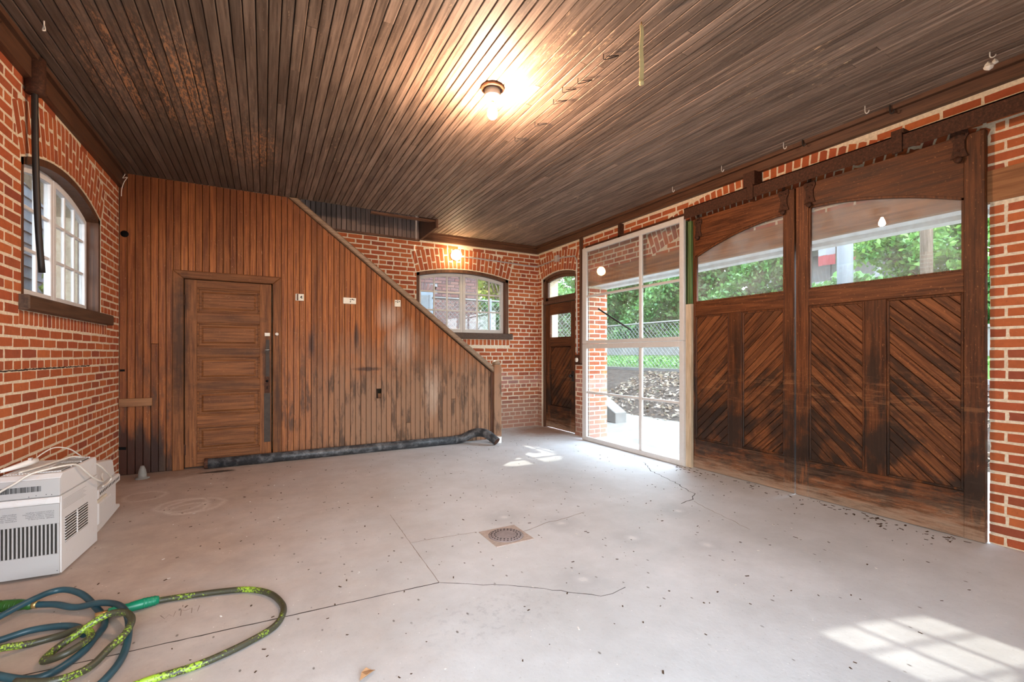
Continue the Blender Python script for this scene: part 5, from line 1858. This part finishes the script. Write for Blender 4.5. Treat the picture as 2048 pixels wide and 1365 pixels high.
GP = [(-0.505, 2.838, .02), (-0.45, 2.846, .016), (-0.332, 2.831, .015), (-0.178, 2.798, .015), (-0.064, 2.753, .015), (0.027, 2.658, .015), (0.078, 2.522, .015), (0.079, 2.422, .015), (0.04, 2.326, .015), (-0.053, 2.257, .015), (-0.158, 2.207, .015), (-0.256, 2.179, .015), (-0.384, 2.17, .015), (-0.509, 2.14, .015), (-0.66, 2.12, .015), (-0.86, 2.25, .015),
      (-1.08, 2.42, .015), (-1.0, 2.60, .055), (-0.875, 2.685, .016), (-0.785, 2.70, .016), (-0.70, 2.66, .044), (-0.65, 2.56, .046), (-0.70, 2.47, .044), (-0.775, 2.50, .02), (-0.765, 2.57, .02), (-0.715, 2.612, .04), (-0.654, 2.645, .07), (-0.60, 2.656, .085), (-0.545, 2.63, .085), (-0.512, 2.565, .075), (-0.52, 2.485, .06), (-0.555, 2.43, .045), (-0.60, 2.34, .03), (-0.68, 2.28, .045), (-0.80, 2.33, .05)]
gh = thing('green_hose', 'grimy lime green hose curling in a wide loop over the concrete', 'hose', (-0.3, 2.5, 0))
MB().tube(smooth_path(GP, 6), HR, 12).obj('tube', 'green_hose', gh)
gp = [Vector((-0.645, 2.795, .030)), Vector((-0.60, 2.806, .030)), Vector((-0.575, 2.812, .028)), Vector((-0.565, 2.8145, .027)), Vector((-0.52, 2.830, .025)), Vector((-0.475, 2.842, .022)), Vector((-0.462, 2.845, .021))]
MB().tube(gp, [0.020, 0.021, 0.019, 0.0225, 0.0235, 0.0215, 0.018], 14).obj('coupling', 'green_fitting', gh)
for i in range(4):
    q = gp[4].lerp(gp[5], i / 3.2)
    dq = (gp[5] - gp[4]).normalized()
    MB().tube([q - dq * .003, q + dq * .003], 0.0248 - i * .0006, 14).obj('grip_ring', 'green_fitting', gh)
MB().tube([Vector((-0.69, 2.783, .03)), Vector((-0.645, 2.795, .030))], 0.015, 10).obj('swivel', 'brass', gh)
ng = thing('hose_grip', 'dark green ribbed hose end beside the coiled blue hose', 'hose end', (-1.05, 3.08, 0))
gp = [Vector((-1.16, 3.125, .032)), Vector((-1.10, 3.105, .034)), Vector((-1.04, 3.08, .034)), Vector((-1.015, 3.07, .033)), Vector((-1.0, 3.064, .032)), Vector((-0.985, 3.058, .031))]
MB().tube(gp, [0.022, 0.026, 0.026, 0.021, 0.023, 0.018], 14).obj('grip', 'dark_green_grip', ng)
for i in range(7):
    q = gp[0].lerp(gp[2], i / 6.5)
    dq = (gp[2] - gp[0]).normalized()
    MB().tube([q - dq * .003, q + dq * .003], 0.0265 + .001 * math.sin(i), 14).obj('rib', 'dark_green_grip', ng)
MB().tube([Vector((-0.988, 3.059, .031)), Vector((-0.968, 3.052, .03))], 0.0175, 12).obj('collar', 'brass', ng)

# ================================================================== outside
def ground_h(x, y):
    if y > 8.6 and x < 5.2:
        return -0.06
    pts = [(0, -.06), (6.75, -.06), (7.6, 0.30), (8.95, 0.80), (9.1, 0.86), (12.0, 1.15), (14.0, 1.5), (24, 3.4), (60, 5.0)]
    for (a, za), (b, zb) in zip(pts, pts[1:]):
        if a <= x <= b:
            return za + (zb - za) * (x - a) / (b - a)
    return -0.06 if x < 0 else 5.0


gx = [-25, -12, -6, -1.8, 4.0, 5.4, 6.75] + [6.75 + i * 0.28 for i in range(1, 9)] + [9.1, 9.6, 10.5, 12, 14, 18, 24, 34, 60]
gy = [-20, -8, -3] + [-3 + i * 1.0 for i in range(1, 16)] + [14, 18, 26, 40, 60]
v, f = [], []
for x in gx:
    for y in gy:
        bumpy = random.uniform(-.03, .03) if 6.8 < x < 9.2 else 0
        v.append((x, y, ground_h(x, y) + bumpy))
ny = len(gy)
for i in range(len(gx) - 1):
    for j in range(ny - 1):
        f.append((i * ny + j, (i + 1) * ny + j, (i + 1) * ny + j + 1, i * ny + j + 1))
g = MB().add(v, f).obj('ground', 'bank_soil')
struct(g, 'earth bank rising to grass outside the wide opening')
ap = struct(MB().box(4.56, 6.85, -3, 7.4, -0.10, -0.02).obj('paved_apron_ground', 'outside_concrete'), 'pale concrete apron outside the glazed screen')
ap2 = struct(MB().box(-6, 4.5, -9, YN - TH, -0.10, -0.02).obj('paved_yard_ground', 'outside_concrete'), 'concrete yard outside the added doorway')

wdg = MB()
wdg.prism([(6.42, -.02), (7.2, -.02), (7.2, .56), (6.42, 0.17)], 5.66, 5.92, lambda u, z, d: (d, u, z), 0.012)
tag(wdg.obj('concrete_wedge', 'outside_concrete'), 'sloping grey concrete cheek block at the foot of the leaf bank', 'concrete block')
kerb = MB().box(9.0, 9.14, -2, 16, 0.6, 0.885)
tag(kerb.obj('low_kerb_edge', 'outside_concrete'), 'low concrete edging along the top of the leaf bank', 'edging')
lw = MB().box(12.4, 12.6, 3.0, 17, 0.9, 1.78).box(12.36, 12.64, 3.0, 17, 1.78, 1.84)
tag(lw.obj('garden_wall', 'outside_concrete'), 'low grey garden wall under the ivy hedge', 'wall')

# leaf litter on the bank
n = 3800
px, py = 6.7 + RNG.random(n) ** 0.8 * 2.2, RNG.uniform(1.0, 8.9, n)
pz = np.array([ground_h(a, b) for a, b in zip(px, py)]) + RNG.uniform(.0, .05, n)
v, f = leaf_quads(np.stack([px, py, pz], 1), 0.06, 0.6, 0.6)
o = link('leaf_litter', array_mesh('leaf_litter', v, f, 'litter'))
tag(o, 'dry brown fallen leaves covering the earth bank', 'leaves', kind='stuff')
n = 2600
px, py = 9.4 + RNG.random(n) * 2.3, RNG.uniform(3, 16, n)
pz = np.array([ground_h(a, b) for a, b in zip(px, py)]) + RNG.uniform(0, .22, n) * (px < 9.6) + RNG.uniform(0, .06, n)
v, f = leaf_quads(np.stack([px, py, pz], 1), 0.07, 0.6, 0.3)
o = link('ground_ivy', array_mesh('ground_ivy', v, f, 'leaf_green'))
tag(o, 'low green weeds and ivy on top of the bank', 'plants', kind='stuff')

# ivy hedge
n = 36000
py = RNG.uniform(1.5, 21, n)
top = np.where(py < 8.0, 3.40, 4.8) + 0.35 * np.sin(py * .9) + 0.25 * np.sin(py * 2.3)
pz = 1.35 + RNG.random(n) * (top - 1.35)
px = 13.9 + 0.35 * np.sin(py * 1.7 + pz * 2.1) + RNG.normal(0, 0.18, n) + (pz - 1.6) * 0.12
v, f = leaf_quads(np.stack([px, py, pz], 1), 0.105, 0.5)
o = link('ivy_hedge', array_mesh('ivy_hedge', v, f, 'leaf_ivy'))
tag(o, 'thick green ivy hedge above the garden wall', 'hedge', kind='stuff')
n = 9000
py = RNG.uniform(1.5, 21, n)
px = 14.5 + RNG.normal(0, .1, n)
pz = 1.0 + RNG.random(n) * np.where(py < 8.0, 2.0, 3.7)
v, f = leaf_quads(np.stack([px, py, pz], 1), 0.30, 0.4)
o2 = link('hedge_core', array_mesh('hedge_core', v, f, 'leaf_ivy'), o)
o2['kind'] = 'stuff'


def tree(label, base, hgt, r0, crown, radii, n, size, m, name='tree', lean=(0, 0)):
    t = thing(name, label, 'tree', base)
    b0 = Vector(base)
    tp = Vector((crown[0] + lean[0], crown[1] + lean[1], crown[2] - radii[2] * .2))
    mid = b0.lerp(tp, .5) + Vector((random.uniform(-.2, .2), random.uniform(-.2, .2), 0))
    tb = MB().tube(smooth_path([b0, mid, tp], 5), [r0 * (1 - .07 * i) for i in range(11)], 9)
    for k_ in range(5):
        a = random.uniform(0, 2 * PI)
        e = Vector(crown) + Vector((math.cos(a) * radii[0] * .7, math.sin(a) * radii[1] * .7, random.uniform(-.3, .5) * radii[2]))
        s_ = b0.lerp(tp, random.uniform(.45, .8))
        tb.tube(smooth_path([s_, s_.lerp(e, .5) + Vector((0, 0, .2)), e], 3), r0 * .3, 5)
    tb.obj('trunk', 'bark', t)
    c_ = RNG.normal(size=(n, 3))
    c_ /= np.linalg.norm(c_, axis=1, keepdims=True)
    c_ *= (RNG.random((n, 1)) ** 0.4)
    cl = RNG.normal(size=(26, 3)) * .55
    pick = RNG.integers(0, 26, n)
    c_ = c_ * 0.42 + cl[pick] * .8
    c_ = c_ * np.array(radii) + np.array(crown)
    v, f = leaf_quads(c_, size, .5)
    link('foliage', array_mesh('foliage', v, f, m), t)['kind'] = 'stuff'
    return t


tree('green leafy tree past the ivy hedge, behind the grey pole', (18.6, 6.2, 2.2), 3, 0.13, (18.6, 6.6, 4.9), (1.5, 1.5, 1.6), 9000, 0.12, 'leaf_green')
tree('bright green tree beside the bare brick end of the view', (24.0, 2.2, 3.0), 3, 0.12, (24.0, 2.2, 6.2), (2.4, 2.0, 2.4), 9000, 0.12, 'leaf_green')
tree('orange-tinged autumn tree behind the porch roof', (34, 13.4, 3.6), 3, 0.2, (34, 13.2, 9.6), (3.3, 3.3, 2.4), 7000, 0.22, 'leaf_autumn')
tree('green tree standing outside the transom of the side door', (10.6, 17.5, 1.0), 3, 0.12, (10.6, 17.5, 3.4), (1.7, 1.7, 1.6), 6000, 0.12, 'leaf_green')
tree('broad green tree high on the slope behind the grey pole', (25.5, 5.9, 3.4), 3, 0.2, (25.5, 5.9, 7.6), (2.6, 1.6, 2.6), 8000, 0.17, 'leaf_green')
tree('tall green tree rising over the hedge opposite the glazed screen', (18.6, 21.5, 2.4), 4, 0.2, (18.6, 21.5, 5.8), (3.2, 3.4, 2.2), 8000, 0.20, 'leaf_ivy')
tree('yellow-green tree beside the neighbouring brick building', (7.6, 13.6, 0.0), 4, 0.12, (7.0, 13.9, 3.9), (1.35, 1.2, 1.8), 11000, 0.10, 'leaf_yellow')
tree('green tree outside the casement window by the air conditioners', (-2.5, 9.0, -0.05), 3, 0.05, (-2.5, 9.0, 2.3), (0.26, 0.6, 0.9), 2200, 0.08, 'leaf_green')
po = MB().tube([(12.2, 4.22, 1.1), (12.2, 4.22, 4.0), (12.2, 4.21, 7.5)], 0.105, 12)
tag(po.obj('utility_pole', 'bark'), 'plain grey pole standing before the green tree', 'pole')
po = MB().tube([(12.0, 5.65, 1.1), (12.0, 5.65, 5.0)], 0.16, 12)
tag(po.obj('porch_pillar', 'house_white' if False else 'pale_siding'), 'thick grey pillar beside the hanging banner', 'pillar')

# chain-link fence on the bank
def fence(name, label, p0, p1, z0f, h_, pitch, posts, m='fence_wire', pr=0.03, wr=0.0055):
    t = thing(name, label, 'fence', ((p0[0] + p1[0]) / 2, (p0[1] + p1[1]) / 2, z0f))
    a, b_ = Vector((p0[0], p0[1], z0f)), Vector((p1[0], p1[1], z0f))
    L = (b_ - a).length
    d = (b_ - a) / L
    wv = MB()
    k_ = -h_
    while k_ < L:
        for sgn in (1, -1):
            s0, s1 = (k_, k_ + h_)
            q0, q1 = max(0, s0), min(L, s1)
            if q1 - q0 > .02:
                za, zb_ = (q0 - s0, q1 - s0)
                if sgn < 0:
                    za, zb_ = h_ - za, h_ - zb_
                wv.tube([a + d * q0 + Vector((0, 0, za)), a + d * q1 + Vector((0, 0, zb_))], wr, 3, cap=False)
        k_ += pitch * 1.42
    o = wv.obj('wire_mesh', m, t, fix=False)
    o['kind'] = 'stuff'
    for i in range(posts):
        q = a + d * (L * (i + .02) / (posts - .96))
        MB().tube([q - Vector((0, 0, .1)), q + Vector((0, 0, h_ + .05))], pr, 8).obj('post', 'pale_siding', t)
    MB().tube([a + Vector((0, 0, h_)), b_ + Vector((0, 0, h_))], 0.02, 6).obj('top_rail', m, t)
    return t


fence('chain_link_fence', 'chain link fence along the top of the leaf bank', (9.3, 4.6), (9.3, 14.5), 0.86, 1.25, 0.095, 5, pr=0.022)
fence('chain_link_fence', 'chain link fence with pale posts outside the back window', (3.0, 9.1), (7.2, 9.1), -0.05, 2.48, 0.075, 4, pr=0.035)
n = 9000
px, pz = RNG.uniform(4.55, 7.4, n), 0.4 + RNG.random(n) * 2.15
py = 9.85 + RNG.normal(0, .1, n)
v, f = leaf_quads(np.stack([px, py, pz], 1), 0.085, .5)
o = link('fence_ivy', array_mesh('fence_ivy', v, f, 'leaf_ivy'))
tag(o, 'ivy growing behind the fence outside the back window', 'ivy', kind='stuff')

tag(MB().box(5.0, 8.5, 11.6, 11.8, -.1, 2.35).box(4.96, 8.54, 11.56, 11.84, 2.35, 2.42).obj('garden_wall', 'outside_concrete'), 'grey garden wall behind the ivy outside the back window', 'wall')
# neighbouring brick building behind the back window
nb = thing('brick_building', 'neighbouring brick building with a pale blue window', 'building', (1.8, 12, 0))
MB().box(-2.5, 4.75, 10.52, 16, -0.1, 7.6).obj('wall', 'mortar_outside', nb)
bb = MB()
for c in range(6, 60):
    z = c * 0.078
    x = -2.5 + (c % 2) * 0.11
    while x < 4.75:
        x1_ = min(x + 0.205, 4.745)
        zz = z + 0.039
        skip = (3.0 < (x + x1_) / 2 < 3.56 and 1.2 < zz < 2.74) or (2.92 < (x + x1_) / 2 < 3.64 and 2.74 <= zz < 2.98)
        if not skip and x1_ > x + .03:
            bb.box(x, x1_, 10.50, 10.53, z, z + 0.064)
        x += 0.217
o = bb.obj('brick_courses', 'brick_outside', nb, fix=False)
o['kind'] = 'stuff'
for i in range(9):
    a = -0.42 + i * 0.105
    T = lambda u, z, d, a=a: (3.28 + (u) * math.cos(a) + z * math.sin(a), 10.50 + d, 2.10 + z * math.cos(a) - u * math.sin(a))
    MB().prism(rect(-.032, .032, .66, .86), 0, .03, T).obj('brick', 'brick_outside', nb)
MB().prism(rect(3.0, 3.56, 1.2, 2.76), -0.02, 0.03, lambda u, z, d: (u, 10.5 + d, z)).obj('window_surround', 'blue_trim', nb)
for z0, z1 in ((1.27, 1.93), (2.0, 2.66)):
    MB().prism(rect(3.09, 3.47, z0, z1), -0.03, 0.0, lambda u, z, d: (u, 10.5 + d, z)).obj('pane', 'pale_siding', nb)
MB().box(-3, 5.1, 10.2, 16.3, 7.6, 7.9).obj('roof', 'house_roof', nb)
# pale house past the left window
hs = thing('pale_house', 'pale sided neighbouring house outside the air-conditioner window', 'building', (-6, 10, 0))
MB().box(-9, -3.1, 3.4, 19, -.1, 8.6).obj('wall', 'alley_siding', hs)
for i in range(50):
    MB().prism([(-3.1, i * 0.17), (-3.065, i * 0.17), (-3.09, i * 0.17 + 0.168), (-3.1, i * 0.17 + 0.168)], 3.4, 19, lambda u, z, d: (u, d, z)).obj('siding_board', 'alley_siding', hs)
MB().box(-9.2, -2.75, 3.2, 19.2, 8.6, 8.9).obj('roof', 'house_roof', hs)
# porch house uphill
ph = thing('porch_house', 'white porch house uphill behind the hedge', 'building', (24, 11.5, 3.4))
MB().box(24, 30, 8.8, 15, 3.2, 7.6).obj('wall', 'house_white', ph)
MB().prism([(20.8, 6.55), (24.2, 7.2), (24.2, 7.38), (20.8, 6.72)], 8.4, 15.3, lambda u, z, d: (u, d, z)).obj('roof', 'house_roof', ph)
MB().box(20.9, 21.2, 8.5, 15.2, 6.25, 6.55).obj('fascia', 'house_white', ph)
for y in (8.7, 9.6, 11.6, 13.4):
    MB().box(21.0, 21.16, y, y + 0.16, 3.6, 6.3).obj('post', 'house_white', ph)
for y0 in (9.2, 11.9, 13.2):
    MB().box(23.95, 24.0, y0, y0 + .8, 4.6, 6.1).obj('window', 'house_window', ph)
MB().box(20.9, 21.0, 8.6, 15.1, 4.25, 4.35).obj('rail', 'house_white', ph)
bn = thing('banner', 'blue white and red cloth banner hanging on the porch', 'banner', (20.7, 10.5, 5.4))
for i, m in enumerate(('banner_blue', 'banner_white', 'banner_red')):
    z1 = 6.27 - i * 0.42
    v, f = [], []
    for k_ in range(7):
        y = 10.15 + k_ * 0.115
        dx = 0.05 * math.sin(k_ * 1.3)
        v += [(20.80 + dx, y, z1), (20.80 + dx * 1.3, y, z1 - 0.42), (20.82 + dx, y, z1), (20.82 + dx * 1.3, y, z1 - 0.42)]
    for k_ in range(6):
        o_ = k_ * 4
        f += [(o_, o_ + 1, o_ + 5, o_ + 4), (o_ + 2, o_ + 6, o_ + 7, o_ + 3)]
    MB().add(v, f).obj('stripe', m, bn)
for y, zb_ in ((12.1, 5.35), (9.35, 5.0)):
    b2 = MB().box(20.86, 20.89, y, y + .55, zb_ + .05, 6.27)
    tag(b2.obj('red_cloth', 'banner_red'), 'red cloth hung on the porch rail ' + ('beyond the banner' if y > 11 else 'before the banner'), 'cloth')
# blue bin seen through the side door pane
bi = thing('wheeled_bin', 'blue-grey lidded bin outside the side door', 'bin', (5.7, 8.3, 0))
MB().prism([(5.45, -.02), (5.98, -.02), (6.05, 1.3), (5.38, 1.3)], 8.05, 8.6, lambda u, z, d: (u, d, z), 0.03).obj('body', 'bin_blue', bi)
MB().prism([(5.35, 1.3), (6.08, 1.3), (6.05, 1.40), (5.42, 1.43)], 8.0, 8.64, lambda u, z, d: (u, d, z), 0.03).obj('lid', 'bin_blue', bi)
